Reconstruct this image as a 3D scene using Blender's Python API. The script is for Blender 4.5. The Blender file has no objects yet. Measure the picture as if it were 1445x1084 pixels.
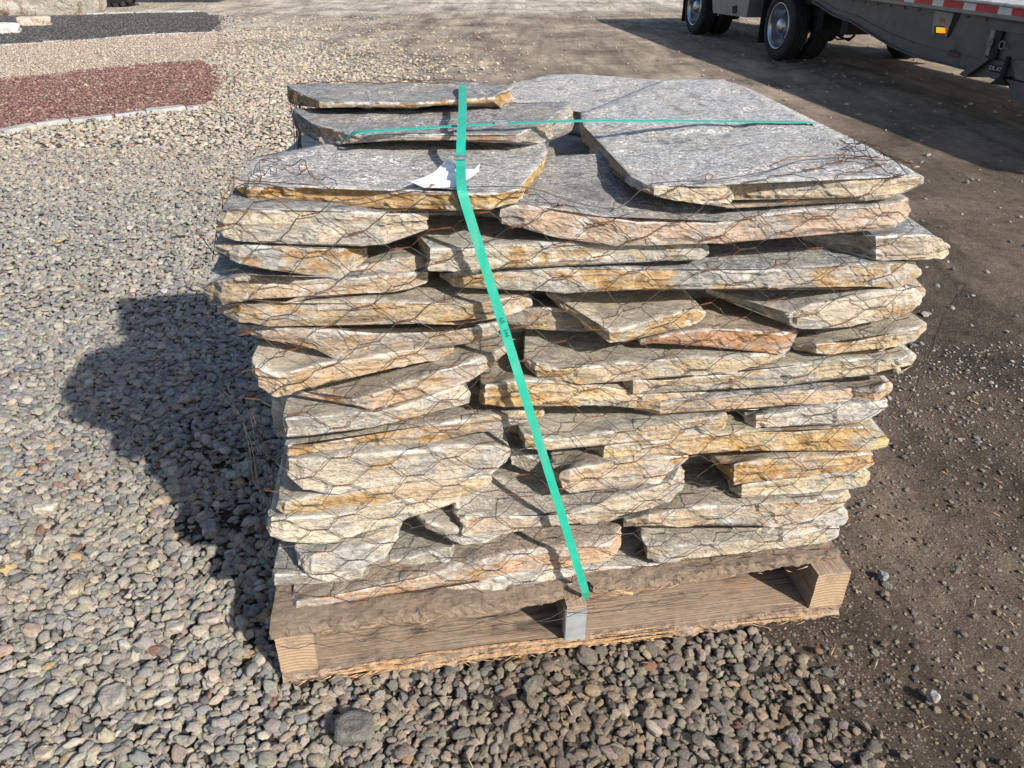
import bpy, bmesh, math, random
import numpy as np
from mathutils import Vector, Matrix, noise
from mathutils.geometry import delaunay_2d_cdt
from mathutils.bvhtree import BVHTree

rng = np.random.default_rng(7)
random.seed(7)
SC = bpy.context.scene
COL = SC.collection

# ------------------------------------------------------------------ camera
FPX = 1085.0                       # focal length in pixels of the 1445 px wide photograph
PITCH = math.radians(30.6)
CAMH = 1.45
cp, sp = math.cos(PITCH), math.sin(PITCH)
cam = bpy.data.cameras.new('camera')
camo = bpy.data.objects.new('camera', cam)
COL.objects.link(camo)
camo.location = (0, 0, CAMH)
camo.rotation_euler = (math.pi / 2 - PITCH, 0, 0)
cam.sensor_width = 36.0
cam.lens = 36.0 * FPX / 1445.0
cam.clip_end = 2000
cam.clip_start = 0.02
SC.camera = camo

# ------------------------------------------------------------------ light
SUN_EL = math.radians(33)
SUN_DIR = Vector((0.72, -0.69, 0)).normalized()          # horizontal direction towards the sun
world = bpy.data.worlds.new('World')
SC.world = world
world.use_nodes = True
wn = world.node_tree
bg = wn.nodes['Background']
sky = wn.nodes.new('ShaderNodeTexSky')
sky.sky_type = 'NISHITA'
sky.sun_disc = False
sky.sun_elevation = SUN_EL
sky.sun_rotation = math.atan2(SUN_DIR.x, SUN_DIR.y)
sky.air_density = 1.0
sky.dust_density = 1.5
wn.links.new(sky.outputs[0], bg.inputs[0])
bg.inputs[1].default_value = 0.11
sl = bpy.data.lights.new('sun', 'SUN')
sl.energy = 5.0
sl.angle = math.radians(1.0)
sl.color = (1.0, 0.93, 0.83)
so = bpy.data.objects.new('sun', sl)
COL.objects.link(so)
sv = Vector((SUN_DIR.x * math.cos(SUN_EL), SUN_DIR.y * math.cos(SUN_EL), math.sin(SUN_EL)))
so.rotation_euler = (-sv).to_track_quat('-Z', 'Y').to_euler()
SC.view_settings.view_transform = 'Standard'
SC.view_settings.look = 'None'
SC.view_settings.gamma = 1
SC.view_settings.exposure = 0.50
SC.view_settings.use_curve_mapping = False
SC.render.engine = 'CYCLES'

# ------------------------------------------------------------------ measuring helpers
def ray(px, py):
    x, y = px - 722.5, 542.0 - py
    return Vector((x, FPX * cp + y * sp, -FPX * sp + y * cp))

CAM = Vector((0, 0, CAMH))

def on_z(px, py, z=0.0):
    r = ray(px, py)
    return CAM + r * ((z - CAMH) / r.z)

def project(P):
    x, y, z = P[0], P[1], P[2] - CAMH
    zc = y * cp - z * sp
    yc = y * sp + z * cp
    return 722.5 + FPX * x / zc, 542.0 - FPX * yc / zc

YAW = math.radians(8.7)
UD = Vector((math.cos(YAW), math.sin(YAW), 0))
WD = Vector((-math.sin(YAW), math.cos(YAW), 0))
ORG = on_z(400, 962, 0)
LEAN = 0.09
W0 = 0.095

def on_face(px, py, d=0.0):
    """point of the leaning front face of the stack, d metres proud of it"""
    r = ray(px, py)
    n = WD - Vector((0, 0, LEAN))
    c = WD.dot(ORG) + W0 - d - LEAN * 0.12
    return CAM + r * ((c - n.dot(CAM)) / n.dot(r))

def pal(a, w, z):
    return Vector((ORG.x, ORG.y, 0)) + UD * a + WD * w + Vector((0, 0, z))

def to_pal(P):
    q = Vector(P) - Vector((ORG.x, ORG.y, 0))
    return q.dot(UD), q.dot(WD), P[2]

def z_at(P, py):
    """height above the ground point P at which the sight line of row py passes"""
    y = 542.0 - py
    f, dn = FPX * cp + y * sp, -FPX * sp + y * cp
    return CAMH + dn * P[1] / f

# ------------------------------------------------------------------ object helpers
def tag(o, label=None, cat=None, group=None, kind=None):
    if label: o['label'] = label
    if cat: o['category'] = cat
    if group: o['group'] = group
    if kind: o['kind'] = kind
    return o

def empty(name, loc, rz=0.0):
    o = bpy.data.objects.new(name, None)
    COL.objects.link(o)
    o.location = loc
    o.rotation_euler = (0, 0, rz)
    o.empty_display_size = 0.1
    return o

def link_mesh(name, verts, faces, mats, parent=None, origin=None, midx=None, smooth=None):
    """verts in world space; origin becomes the object's place"""
    me = bpy.data.meshes.new(name)
    V = np.asarray([tuple(v) for v in verts], dtype=float)
    if origin is None:
        origin = Vector((V[:, 0].mean(), V[:, 1].mean(), V[:, 2].min()))
    V = V - np.array(tuple(origin))
    me.from_pydata(V.tolist(), [], faces)
    for m in (mats if isinstance(mats, (list, tuple)) else [mats]):
        me.materials.append(m)
    if midx is not None:
        me.polygons.foreach_set('material_index', midx)
    if smooth is not None:
        if isinstance(smooth, bool):
            smooth = [smooth] * len(faces)
        me.polygons.foreach_set('use_smooth', smooth)
    me.update()
    o = bpy.data.objects.new(name, me)
    COL.objects.link(o)
    if parent is not None:
        o.parent = parent
        pw = parent.matrix_basis
        if parent.parent is not None:
            pw = parent.parent.matrix_basis @ pw
        o.matrix_basis = pw.inverted() @ Matrix.Translation(Vector(origin))
    else:
        o.location = origin
    return o

class MB:
    """collects geometry for one mesh object"""
    def __init__(self): self.v = []; self.f = []; self.m = []; self.s = []
    def add(self, verts, faces, mi=0, smooth=False):
        b = len(self.v)
        self.v += [tuple(p) for p in verts]
        for f in faces:
            self.f.append([i + b for i in f]); self.m.append(mi); self.s.append(smooth)
    def box(self, c, x, y, z, mi=0):
        """box centred at c, half-size vectors x, y, z"""
        c, x, y, z = Vector(c), Vector(x), Vector(y), Vector(z)
        v = [c + x * i + y * j + z * k for i in (-1, 1) for j in (-1, 1) for k in (-1, 1)]
        self.add(v, [(0, 1, 3, 2), (4, 6, 7, 5), (0, 4, 5, 1), (2, 3, 7, 6), (0, 2, 6, 4), (1, 5, 7, 3)], mi)
    def tube(self, pts, r, n=5, mi=0, cap=True, smooth=True):
        pts = [Vector(p) for p in pts]
        rings = []
        for i, p in enumerate(pts):
            t = (pts[min(i + 1, len(pts) - 1)] - pts[max(i - 1, 0)])
            if t.length < 1e-9: t = Vector((0, 0, 1))
            t.normalize()
            a = t.orthogonal() if i == 0 else (pa - t * pa.dot(t))
            a.normalize(); pa = a
            b = t.cross(a)
            rr = r[i] if isinstance(r, (list, tuple)) else r
            rings.append([p + (a * math.cos(k * 2 * math.pi / n) + b * math.sin(k * 2 * math.pi / n)) * rr for k in range(n)])
        v = [q for R in rings for q in R]
        f = []
        for i in range(len(pts) - 1):
            for k in range(n):
                k2 = (k + 1) % n
                f.append((i * n + k, i * n + k2, (i + 1) * n + k2, (i + 1) * n + k))
        if cap:
            f.append(tuple(reversed(range(n)))); f.append(tuple((len(pts) - 1) * n + k for k in range(n)))
        self.add(v, f, mi, smooth)
    def lathe(self, c, axis, side, prof, n=40, mi=0, smooth=True):
        """prof = [(along, radius)]"""
        c, axis, side = Vector(c), Vector(axis).normalized(), Vector(side).normalized()
        up = axis.cross(side)
        v = [c + axis * h + (side * math.cos(k * 2 * math.pi / n) + up * math.sin(k * 2 * math.pi / n)) * r for h, r in prof for k in range(n)]
        f = []
        for i in range(len(prof) - 1):
            for k in range(n):
                k2 = (k + 1) % n
                f.append((i * n + k, i * n + k2, (i + 1) * n + k2, (i + 1) * n + k))
        self.add(v, f, mi, smooth)
    def prism(self, poly, d, mi=0):
        """poly of world points extruded by vector d"""
        n = len(poly)
        d = Vector(d)
        v = [Vector(p) for p in poly] + [Vector(p) + d for p in poly]
        f = [tuple(range(n)), tuple(reversed(range(n, 2 * n)))] + [(i, n + i, n + (i + 1) % n, (i + 1) % n) for i in range(n)]
        self.add(v, f, mi)
    def build(self, name, mats, parent=None, origin=None):
        return link_mesh(name, self.v, self.f, mats, parent, origin, self.m, self.s)

# ------------------------------------------------------------------ materials
class NT:
    def __init__(self, name, rough=0.8):
        self.mat = bpy.data.materials.new(name)
        self.mat.use_nodes = True
        self.t = self.mat.node_tree
        self.b = self.t.nodes['Principled BSDF']
        self.b.inputs['Roughness'].default_value = rough
        self.b.inputs['Specular IOR Level'].default_value = 0.3
    def n(self, typ, **kw):
        nd = self.t.nodes.new(typ)
        for k, v in kw.items(): setattr(nd, k, v)
        return nd
    def l(self, a, b): self.t.links.new(a, b)
    def coord(self, scale=(1, 1, 1), kind='Object', offset=False):
        tc = self.n('ShaderNodeTexCoord')
        src = tc.outputs[kind]
        if offset:
            oi = self.n('ShaderNodeObjectInfo')
            mul = self.n('ShaderNodeMath', operation='MULTIPLY'); mul.inputs[1].default_value = 37.0
            self.l(oi.outputs['Random'], mul.inputs[0])
            ad = self.n('ShaderNodeVectorMath', operation='ADD')
            self.l(src, ad.inputs[0]); self.l(mul.outputs[0], ad.inputs[1]); src = ad.outputs[0]
        mp = self.n('ShaderNodeMapping')
        mp.inputs['Scale'].default_value = scale
        self.l(src, mp.inputs['Vector'])
        return mp.outputs[0]
    def noise(self, vec, scale, detail=5, rough=0.55, dist=0.0, out='Fac'):
        nd = self.n('ShaderNodeTexNoise')
        nd.inputs['Scale'].default_value = scale
        nd.inputs['Detail'].default_value = detail
        nd.inputs['Roughness'].default_value = rough
        nd.inputs['Distortion'].default_value = dist
        self.l(vec, nd.inputs['Vector'])
        return nd.outputs[out]
    def ramp(self, fac, stops, interp='LINEAR'):
        r = self.n('ShaderNodeValToRGB')
        e = r.color_ramp.elements
        r.color_ramp.interpolation = interp
        while len(e) < len(stops): e.new(0.5)
        for i, (p, c) in enumerate(stops):
            e[i].position = p
            e[i].color = (c, c, c, 1) if isinstance(c, (int, float)) else (*c, 1)
        self.l(fac, r.inputs[0])
        return r.outputs[0]
    def mix(self, fac, a, b, mode='MIX'):
        m = self.n('ShaderNodeMix', data_type='RGBA', blend_type=mode)
        for s, v in ((m.inputs[0], fac), (m.inputs[6], a), (m.inputs[7], b)):
            if hasattr(v, 'is_linked') or isinstance(v, bpy.types.NodeSocket): self.l(v, s)
            elif isinstance(v, (int, float)): s.default_value = v if s == m.inputs[0] else (v, v, v, 1)
            else: s.default_value = (*v, 1)
        return m.outputs[2]
    def math(self, op, a, b=None, clamp=False):
        m = self.n('ShaderNodeMath', operation=op, use_clamp=clamp)
        for i, v in enumerate((a, b)):
            if v is None: continue
            if isinstance(v, bpy.types.NodeSocket): self.l(v, m.inputs[i])
            else: m.inputs[i].default_value = v
        return m.outputs[0]
    def bump(self, h, strength=0.5, dist=0.01, prev=None):
        b = self.n('ShaderNodeBump')
        b.inputs['Strength'].default_value = strength
        b.inputs['Distance'].default_value = dist
        self.l(h, b.inputs['Height'])
        if prev is not None: self.l(prev, b.inputs['Normal'])
        return b.outputs[0]
    def done(self, color=None, normal=None, rough=None):
        if color is not None:
            if isinstance(color, bpy.types.NodeSocket): self.l(color, self.b.inputs['Base Color'])
            else: self.b.inputs['Base Color'].default_value = (*color, 1)
        if normal is not None: self.l(normal, self.b.inputs['Normal'])
        if rough is not None: self.l(rough, self.b.inputs['Roughness'])
        return self.mat

def simple(name, col, rough=0.7, metal=0.0, var=0.15, scale=30, bump=0.0):
    k = NT(name, rough)
    v = k.coord()
    c = k.mix(k.ramp(k.noise(v, scale), [(0.35, 0.0), (0.65, 1.0)]), tuple(x * (1 - var) for x in col), tuple(min(1, x * (1 + var)) for x in col))
    k.b.inputs['Metallic'].default_value = metal
    nm = k.bump(k.noise(v, scale * 3), bump, 0.005) if bump else None
    return k.done(c, nm)

def stone_mat(name, kind):
    k = NT(name, 0.82)
    oi = k.n('ShaderNodeObjectInfo')
    v = k.coord(offset=True)
    tint = oi.outputs['Color']
    if kind == 'edge':
        # riven broken face: layered bands, ochre stain, pale crystalline bruises on the arrises
        vb = k.coord((1.6, 1.6, 22), offset=True)
        band = k.noise(vb, 3.0, 6, 0.6, 0.6)
        c = k.mix(k.ramp(band, [(0.28, 0), (0.72, 1)]), k.mix(1.0, tint, (0.84, 0.79, 0.73), 'MULTIPLY'), k.mix(1.0, tint, (1.42, 1.35, 1.27), 'MULTIPLY'))
        big = k.noise(k.coord((1, 1, 1.8), offset=True), 6.0, 5, 0.65, 0.6)
        c = k.mix(k.ramp(big, [(0.50, 0), (0.57, 0.85)]), c, k.mix(0.72, tint, (0.37, 0.37, 0.365)))
        pk = k.noise(k.coord((1, 1, 1.5), offset=True), 4.2, 4, 0.6, 0.5)
        c = k.mix(k.ramp(pk, [(0.55, 0), (0.63, 0.55)]), c, (0.60, 0.46, 0.35))
        och = k.noise(k.coord((1, 1, 2.4), offset=True), 7.0, 5, 0.62, 0.8)
        om = k.math('MULTIPLY', k.ramp(k.math('ADD', och, k.math('MULTIPLY', k.math('SUBTRACT', oi.outputs['Alpha'], 0.5), 0.36)), [(0.50, 0), (0.60, 1)]), 0.85)
        oc = k.mix(k.ramp(k.noise(v, 40, 5), [(0.35, 0), (0.7, 1)]), (0.33, 0.165, 0.045), (0.62, 0.42, 0.19))
        c = k.mix(om, c, oc)
        sp1 = k.noise(k.coord((1, 1, 1.8), offset=True), 170, 4, 0.7)
        c = k.mix(k.ramp(sp1, [(0.35, 0.75), (0.46, 0.0)]), c, (0.10, 0.08, 0.06))
        fine_ = k.noise(k.coord((1, 1, 5), offset=True), 60, 6, 0.75)
        c = k.mix(1, c, k.ramp(fine_, [(0.34, 0.62), (0.5, 1.03), (0.66, 1.30)]), 'MULTIPLY')
        wh = k.noise(v, 22, 7, 0.75, 0.3)
        c = k.mix(k.ramp(wh, [(0.58, 0), (0.66, 0.75)]), c, (0.70, 0.68, 0.64))
        geo = k.n('ShaderNodeNewGeometry')
        chip = k.math('MULTIPLY', k.ramp(geo.outputs['Pointiness'], [(0.52, 0), (0.58, 1)]), k.ramp(k.noise(v, 14, 4), [(0.38, 0), (0.55, 1)]))
        c = k.mix(k.math('MULTIPLY', chip, 0.75), c, (0.76, 0.75, 0.72))
        rim = k.n('ShaderNodeAttribute', attribute_type='GEOMETRY', attribute_name='rim').outputs['Fac']
        rm = k.math('MULTIPLY', k.ramp(rim, [(0.25, 0), (0.7, 1)]), k.ramp(k.noise(k.coord((1, 1, 1), offset=True), 20, 8, 0.8, 0.5), [(0.49, 0), (0.55, 1)]))
        c = k.mix(k.math('MULTIPLY', rm, 0.8), c, (0.78, 0.77, 0.74))
        crev_shade = k.ramp(geo.outputs['Pointiness'], [(0.38, 0.6), (0.46, 0.0)])  # creases of the face darkened in the colour, painted shade
        c = k.mix(crev_shade, c, (0.09, 0.075, 0.06))
        nm = k.bump(k.noise(k.coord((1, 1, 3.2), offset=True), 34, 9, 0.76), 0.8, 0.016)
        nm = k.bump(sp1, 0.6, 0.003, nm)
    else:
        # cleft face: grey foliated gneiss with silvery and dark flecks
        vb = k.coord((1.0, 2.1, 1.0), offset=True)
        fol = k.noise(vb, 80, 6, 0.74, 0.35)
        if kind in ('slab', 'slate'):
            f_ = 1.50 if kind == 'slab' else 0.95
            c = k.ramp(fol, [(0.36, (0.07 * f_, 0.073 * f_, 0.08 * f_)), (0.47, (0.20 * f_, 0.203 * f_, 0.212 * f_)), (0.54, (0.31 * f_, 0.31 * f_, 0.315 * f_)), (0.66, (0.54 * f_, 0.54 * f_, 0.54 * f_))])
            ts, dusta = 0.10, 0.45
        else:
            c = k.ramp(fol, [(0.35, (0.06, 0.057, 0.052)), (0.47, (0.20, 0.195, 0.18)), (0.56, (0.33, 0.32, 0.295)), (0.68, (0.56, 0.55, 0.51))])
            ts, dusta = 0.42, 0.9
        spk = k.noise(v, 210, 3, 0.75)
        c = k.mix(1, c, k.ramp(spk, [(0.36, 0.45), (0.5, 1.0), (0.64, 1.7)]), 'MULTIPLY')
        c = k.mix(ts, c, tint)
        pat = k.noise(k.coord((1, 1.8, 1), offset=True), 6, 5, 0.6, 0.8)
        c = k.mix(k.math('MULTIPLY', k.ramp(pat, [(0.50, 0), (0.68, 1)]), dusta), c, (0.40, 0.35, 0.27))
        dark = k.noise(v, 9, 5, 0.65, 1.0)
        c = k.mix(k.ramp(dark, [(0.34, 0.55), (0.46, 0.0)]), c, (0.09, 0.09, 0.085))
        pale = k.noise(k.coord((1.0, 4.5, 1.0), offset=True), 11, 6, 0.7, 1.2)
        c = k.mix(k.ramp(pale, [(0.60, 0), (0.70, 0.6)]), c, (0.62, 0.61, 0.58))
        geo = k.n('ShaderNodeNewGeometry')
        chip = k.math('MULTIPLY', k.ramp(geo.outputs['Pointiness'], [(0.54, 0), (0.62, 1)]), 0.6)
        rim = k.n('ShaderNodeAttribute', attribute_type='GEOMETRY', attribute_name='rim').outputs['Fac']
        rm = k.math('MULTIPLY', k.ramp(rim, [(0.35, 0), (0.85, 1)]), k.ramp(k.noise(v, 20, 8, 0.8, 0.5), [(0.49, 0), (0.55, 1)]))
        c = k.mix(k.math('MULTIPLY', rm, 0.55), c, (0.70, 0.69, 0.66))
        c = k.mix(chip, c, (0.64, 0.63, 0.60))
        nm = k.bump(k.noise(k.coord((1, 2.2, 1), offset=True), 24, 8, 0.72), 0.8, 0.014)
        nm = k.bump(fol, 0.55, 0.004, nm)
        nm = k.bump(spk, 0.5, 0.003, nm)
        k.b.inputs['Roughness'].default_value = 0.68
    return k.done(c, nm)

M_EDGE = stone_mat('riven_stone_edge', 'edge')
M_LEDGE = stone_mat('dusty_stone_top', 'ledge')
M_SLAB = stone_mat('grey_gneiss_top', 'slab')
M_SLATE = stone_mat('dark_gneiss_top', 'slate')

def wood_mat(name, mud):
    k = NT(name, 0.85)
    v = k.coord()
    g = k.noise(k.coord((1.3, 60, 60)), 2.6, 5, 0.7, 0.5)
    c = k.ramp(g, [(0.32, (0.085, 0.06, 0.04)), (0.45, (0.27, 0.19, 0.135)), (0.56, (0.40, 0.29, 0.21)), (0.7, (0.54, 0.42, 0.32))])
    cr = k.noise(k.coord((1.0, 34, 34)), 1.5, 3, 0.5, 0.4)
    c = k.mix(k.ramp(cr, [(0.487, 0), (0.497, 0.85), (0.507, 0)]), c, (0.04, 0.03, 0.022))
    st = k.noise(k.coord((1.4, 6, 9)), 2.0, 5, 0.6, 0.8)
    c = k.mix(k.ramp(st, [(0.38, 0.8), (0.48, 0.0)]), c, (0.065, 0.055, 0.048))
    rw = k.noise(k.coord((2, 8, 12)), 2.3, 5, 0.6, 0.8)
    c = k.mix(k.ramp(rw, [(0.52, 0), (0.66, 0.8)]), c, (0.44, 0.265, 0.15))
    md = k.noise(v, 9, 7, 0.7)
    c = k.mix(k.ramp(md, [(0.5 - mud * 0.3, 0), (0.62 - mud * 0.3, 0.9)]), c, k.mix(k.noise(v, 60, 5), (0.22, 0.165, 0.122), (0.48, 0.375, 0.285)))
    nm = k.bump(g, 0.9, 0.008)
    nm = k.bump(k.noise(v, 38, 9, 0.8), 0.85 * mud + 0.15, 0.018, nm)
    return k.done(c, nm)
M_WOOD = wood_mat('weathered_pallet_wood', 0.25)
M_WOODMUD = wood_mat('mud_caked_pallet_wood', 0.85)
def endgrain():
    k = NT('pallet_end_grain', 0.85)
    tc = k.coord((1, 1, 1))
    w = k.n('ShaderNodeTexWave', wave_type='RINGS', rings_direction='X')
    w.inputs['Scale'].default_value = 34
    w.inputs['Distortion'].default_value = 1.6
    w.inputs['Detail'].default_value = 3
    mp = k.n('ShaderNodeMapping'); mp.inputs['Location'].default_value = (0.02, 0, 0.09)
    k.l(tc, mp.inputs[0]); k.l(mp.outputs[0], w.inputs[0])
    c = k.mix(w.outputs['Fac'], (0.27, 0.18, 0.11), (0.43, 0.32, 0.22))
    md = k.noise(tc, 22, 6, 0.7)
    c = k.mix(k.ramp(md, [(0.50, 0), (0.62, 0.8)]), c, (0.24, 0.18, 0.125))
    return k.done(c, k.bump(k.noise(tc, 60, 6), 0.6, 0.004))
M_ENDG = endgrain()
M_FIBRE = simple('torn_wood_fibre', (0.40, 0.27, 0.16), 0.9, var=0.4, scale=50)
M_WOODRAW = simple('fresh_torn_wood', (0.42, 0.27, 0.155), 0.85, var=0.45, scale=70, bump=0.5)
M_PLATE = simple('galvanised_plate', (0.50, 0.53, 0.55), 0.45, 0.55, 0.12, 40, 0.15)
M_WIRE = simple('galvanised_wire', (0.085, 0.075, 0.068), 0.55, 0.35, 0.4, 60)
M_RUST = simple('rusty_wire', (0.17, 0.07, 0.030), 0.85, 0.0, 0.5, 80, 0.2)
def strap_mat():
    k = NT('green_polyester_strap', 0.36)
    v = k.coord()
    w = k.n('ShaderNodeTexWave', wave_type='BANDS', bands_direction='Z')
    c = k.mix(k.ramp(k.noise(v, 16, 5, 0.7), [(0.45, 0), (0.75, 1)]), (0.010, 0.34, 0.24), (0.032, 0.41, 0.30))
    c = k.mix(k.ramp(k.noise(v, 140, 5, 0.8), [(0.66, 0), (0.74, 0.8)]), c, (0.45, 0.70, 0.62))
    k.b.inputs['Specular IOR Level'].default_value = 0.5
    c = k.mix(k.ramp(k.noise(k.coord((6, 6, 1)), 9, 6, 0.7), [(0.50, 0), (0.72, 0.35)]), c, (0.20, 0.34, 0.28))
    k.l(k.ramp(k.noise(v, 22, 5, .7), [(0.35, 0.28), (0.65, 0.60)]), k.b.inputs['Roughness'])
    ck = k.n('ShaderNodeTexChecker'); ck.inputs['Scale'].default_value = 900
    k.l(v, ck.inputs['Vector'])
    return k.done(c, k.bump(k.noise(v, 60, 5, .7), 0.35, 0.002, k.bump(ck.outputs['Fac'], 0.3, 0.0006)))
M_STRAP = strap_mat()
M_SEAL = simple('dull_steel_seal', (0.42, 0.43, 0.44), 0.35, 0.8, 0.2, 90)
M_INK = simple('dark_green_print', (0.01, 0.11, 0.09), 0.6)
def paper_mat():
    k = NT('white_label_paper', 0.6)
    v = k.coord()
    k.b.inputs['Specular IOR Level'].default_value = 0.3
    return k.done(k.mix(k.noise(v, 20), (0.72, 0.74, 0.78), (0.80, 0.81, 0.84)), k.bump(k.noise(v, 25, 4), 0.25, 0.006))
M_PAPER = paper_mat()
M_STAPLE = simple('red_rust_stain', (0.30, 0.09, 0.07), 0.8)

def pebble_mat(name):
    k = NT(name, 0.72)
    at = k.n('ShaderNodeAttribute', attribute_type='INSTANCER', attribute_name='col')
    tc = k.n('ShaderNodeTexCoord')
    oi = k.n('ShaderNodeObjectInfo')
    ad = k.n('ShaderNodeVectorMath', operation='ADD')
    mul = k.math('MULTIPLY', oi.outputs['Random'], 53.0)
    k.l(tc.outputs['Object'], ad.inputs[0]); k.l(mul, ad.inputs[1])
    v = ad.outputs[0]
    n1 = k.noise(v, 6.0, 6, 0.7, 0.4)
    c = k.mix(k.ramp(n1, [(0.33, 0), (0.67, 1)]), k.mix(1, at.outputs['Color'], (0.72, 0.70, 0.68), 'MULTIPLY'), k.mix(1, at.outputs['Color'], (1.22, 1.2, 1.18), 'MULTIPLY'))
    vein = k.noise(v, 2.5, 3, 0.5, 2.0)
    c = k.mix(k.ramp(vein, [(0.49, 0), (0.50, 0.35), (0.515, 0)]), c, (0.6, 0.59, 0.57))
    sp_ = k.noise(v, 22, 4, 0.8)
    c = k.mix(k.ramp(sp_, [(0.35, 0.5), (0.45, 0)]), c, (0.07, 0.07, 0.07))
    return k.done(c, k.bump(k.noise(v, 5, 7, 0.75), 0.6, 0.10))
M_PEB = pebble_mat('river_pebble')

def ground_mat():
    k = NT('packed_earth', 0.92)
    k.b.inputs['Specular IOR Level'].default_value = 0.2
    tc = k.n('ShaderNodeTexCoord')
    v = tc.outputs['Object']
    at = k.n('ShaderNodeAttribute', attribute_type='GEOMETRY', attribute_name='zone')
    z = at.outputs['Color']
    n1 = k.noise(v, 1.3, 7, 0.65, 0.6)
    n2 = k.noise(v, 14, 7, 0.7, 0.3)
    n3 = k.noise(v, 110, 5, 0.75)
    c = k.mix(1, z, k.ramp(n1, [(0.34, 0.50), (0.5, 0.95), (0.66, 1.32)]), 'MULTIPLY')
    c = k.mix(1, c, k.ramp(n2, [(0.3, 0.74), (0.5, 1.0), (0.72, 1.28)]), 'MULTIPLY')
    c = k.mix(1, c, k.ramp(n3, [(0.3, 0.60), (0.5, 1.0), (0.72, 1.5)]), 'MULTIPLY')
    # coarse sand grains in mixed colours
    vo = k.n('ShaderNodeTexVoronoi'); vo.inputs['Scale'].default_value = 150
    k.l(v, vo.inputs['Vector'])
    g = k.math('MULTIPLY', k.ramp(vo.outputs['Distance'], [(0.25, 1), (0.45, 0)]), k.ramp(vo.outputs['Color'], [(0.62, 0), (0.68, 0.6)]))
    c = k.mix(g, c, (0.34, 0.30, 0.25))
    # stretched tyre scuffs
    mp = k.n('ShaderNodeMapping'); mp.inputs['Rotation'].default_value = (0, 0, math.radians(-14)); mp.inputs['Scale'].default_value = (3.2, 0.5, 1)
    k.l(v, mp.inputs[0])
    n4 = k.noise(mp.outputs[0], 1.5, 6, 0.6, 0.8)
    c = k.mix(1, c, k.ramp(n4, [(0.36, 0.72), (0.5, 1.0), (0.64, 1.2)]), 'MULTIPLY')
    nm = k.bump(n2, 0.7, 0.03)
    nm = k.bump(n3, 0.9, 0.010, nm)
    nm = k.bump(vo.outputs['Distance'], 0.3, 0.004, nm)
    return k.done(c, nm)
M_GROUND = ground_mat()

def bed_mat(name, cols, scale=45):
    k = NT(name, 0.9)
    v = k.coord()
    vo = k.n('ShaderNodeTexVoronoi'); vo.inputs['Scale'].default_value = scale
    k.l(v, vo.inputs['Vector'])
    sep = k.n('ShaderNodeSeparateColor'); k.l(vo.outputs['Color'], sep.inputs[0])
    c = k.ramp(sep.outputs[0], [(i / max(1, len(cols) - 1), cc) for i, cc in enumerate(cols)], 'LINEAR')
    c = k.mix(1, c, k.ramp(vo.outputs['Distance'], [(0.2, 1.0), (0.7, 0.6)]), 'MULTIPLY')
    c = k.mix(1, c, k.ramp(k.noise(v, 1.2, 5), [(0.3, 0.8), (0.7, 1.2)]), 'MULTIPLY')
    return k.done(c, k.bump(vo.outputs['Distance'], 0.9, 0.02))

# ------------------------------------------------------------------ noise shortcuts
def nz(x, y, z, s=1.0, seed=0.0):
    return noise.noise(Vector((x * s + seed * 13.7, y * s - seed * 7.1, z * s + seed * 3.3)))

def sstep(a, b, x):
    t = np.clip((x - a) / (b - a), 0, 1)
    return t * t * (3 - 2 * t)

def nz_field(X, Y, s, seed):
    """smooth pseudo random field for arrays, -1..1"""
    r = np.random.default_rng(seed)
    out = np.zeros_like(X)
    for i in range(7):
        a = r.uniform(0, 2 * math.pi); f = s * r.uniform(0.6, 1.9); p = r.uniform(0, 6.28)
        out += np.sin((X * math.cos(a) + Y * math.sin(a)) * f * 2 * math.pi + p + 1.3 * np.sin((X * math.sin(a) - Y * math.cos(a)) * f * 3.1 + p))
    return out / 4.0

def gravel_share(X, Y):
    """1 on the loose gravel (left and front), 0 on the packed dirt (right)"""
    xb = 0.66 - 0.26 * (Y - 1.0) + 0.22 * nz_field(X, Y, 0.45, 5) + 0.10 * nz_field(X, Y, 1.7, 6)
    wd = 0.16 + 0.10 * np.maximum(0, Y - 1)
    g = 1 / (1 + np.exp(np.clip((X - xb) / wd * 2.2, -30, 30)))
    return g

# ------------------------------------------------------------------ ground
def graded(lo, flo, fhi, hi, step, grow=1.18):
    a = list(np.arange(flo, fhi + step / 2, step))
    s, x = step, a[-1]
    while x < hi: s *= grow; x += s; a.append(min(x, hi))
    s, x = step, a[0]; b = []
    while x > lo: s *= grow; x -= s; b.append(max(x, lo))
    return np.array(b[::-1] + a)

gx = graded(-260, -1.9, 2.5, 260, 0.016, 1.035)
gy = graded(-60, 0.7, 3.4, 420, 0.016, 1.035)
GX, GY = np.meshgrid(gx, gy, indexing='ij')

def ground_z(X, Y):
    g = gravel_share(X, Y)
    rough = 0.004 * nz_field(X, Y, 1.1, 11) + 0.0032 * nz_field(X, Y, 4.2, 12) + 0.0028 * nz_field(X, Y, 9.0, 13) * (1 - g)
    fine = 0.0020 * nz_field(X, Y, 19.0, 14) * (1 - g)
    near = np.exp(-((np.abs(X) / 9) ** 2 + ((Y - 2) / 9) ** 2))
    return (rough + fine) * (0.25 + 0.75 * near) - 0.010

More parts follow.
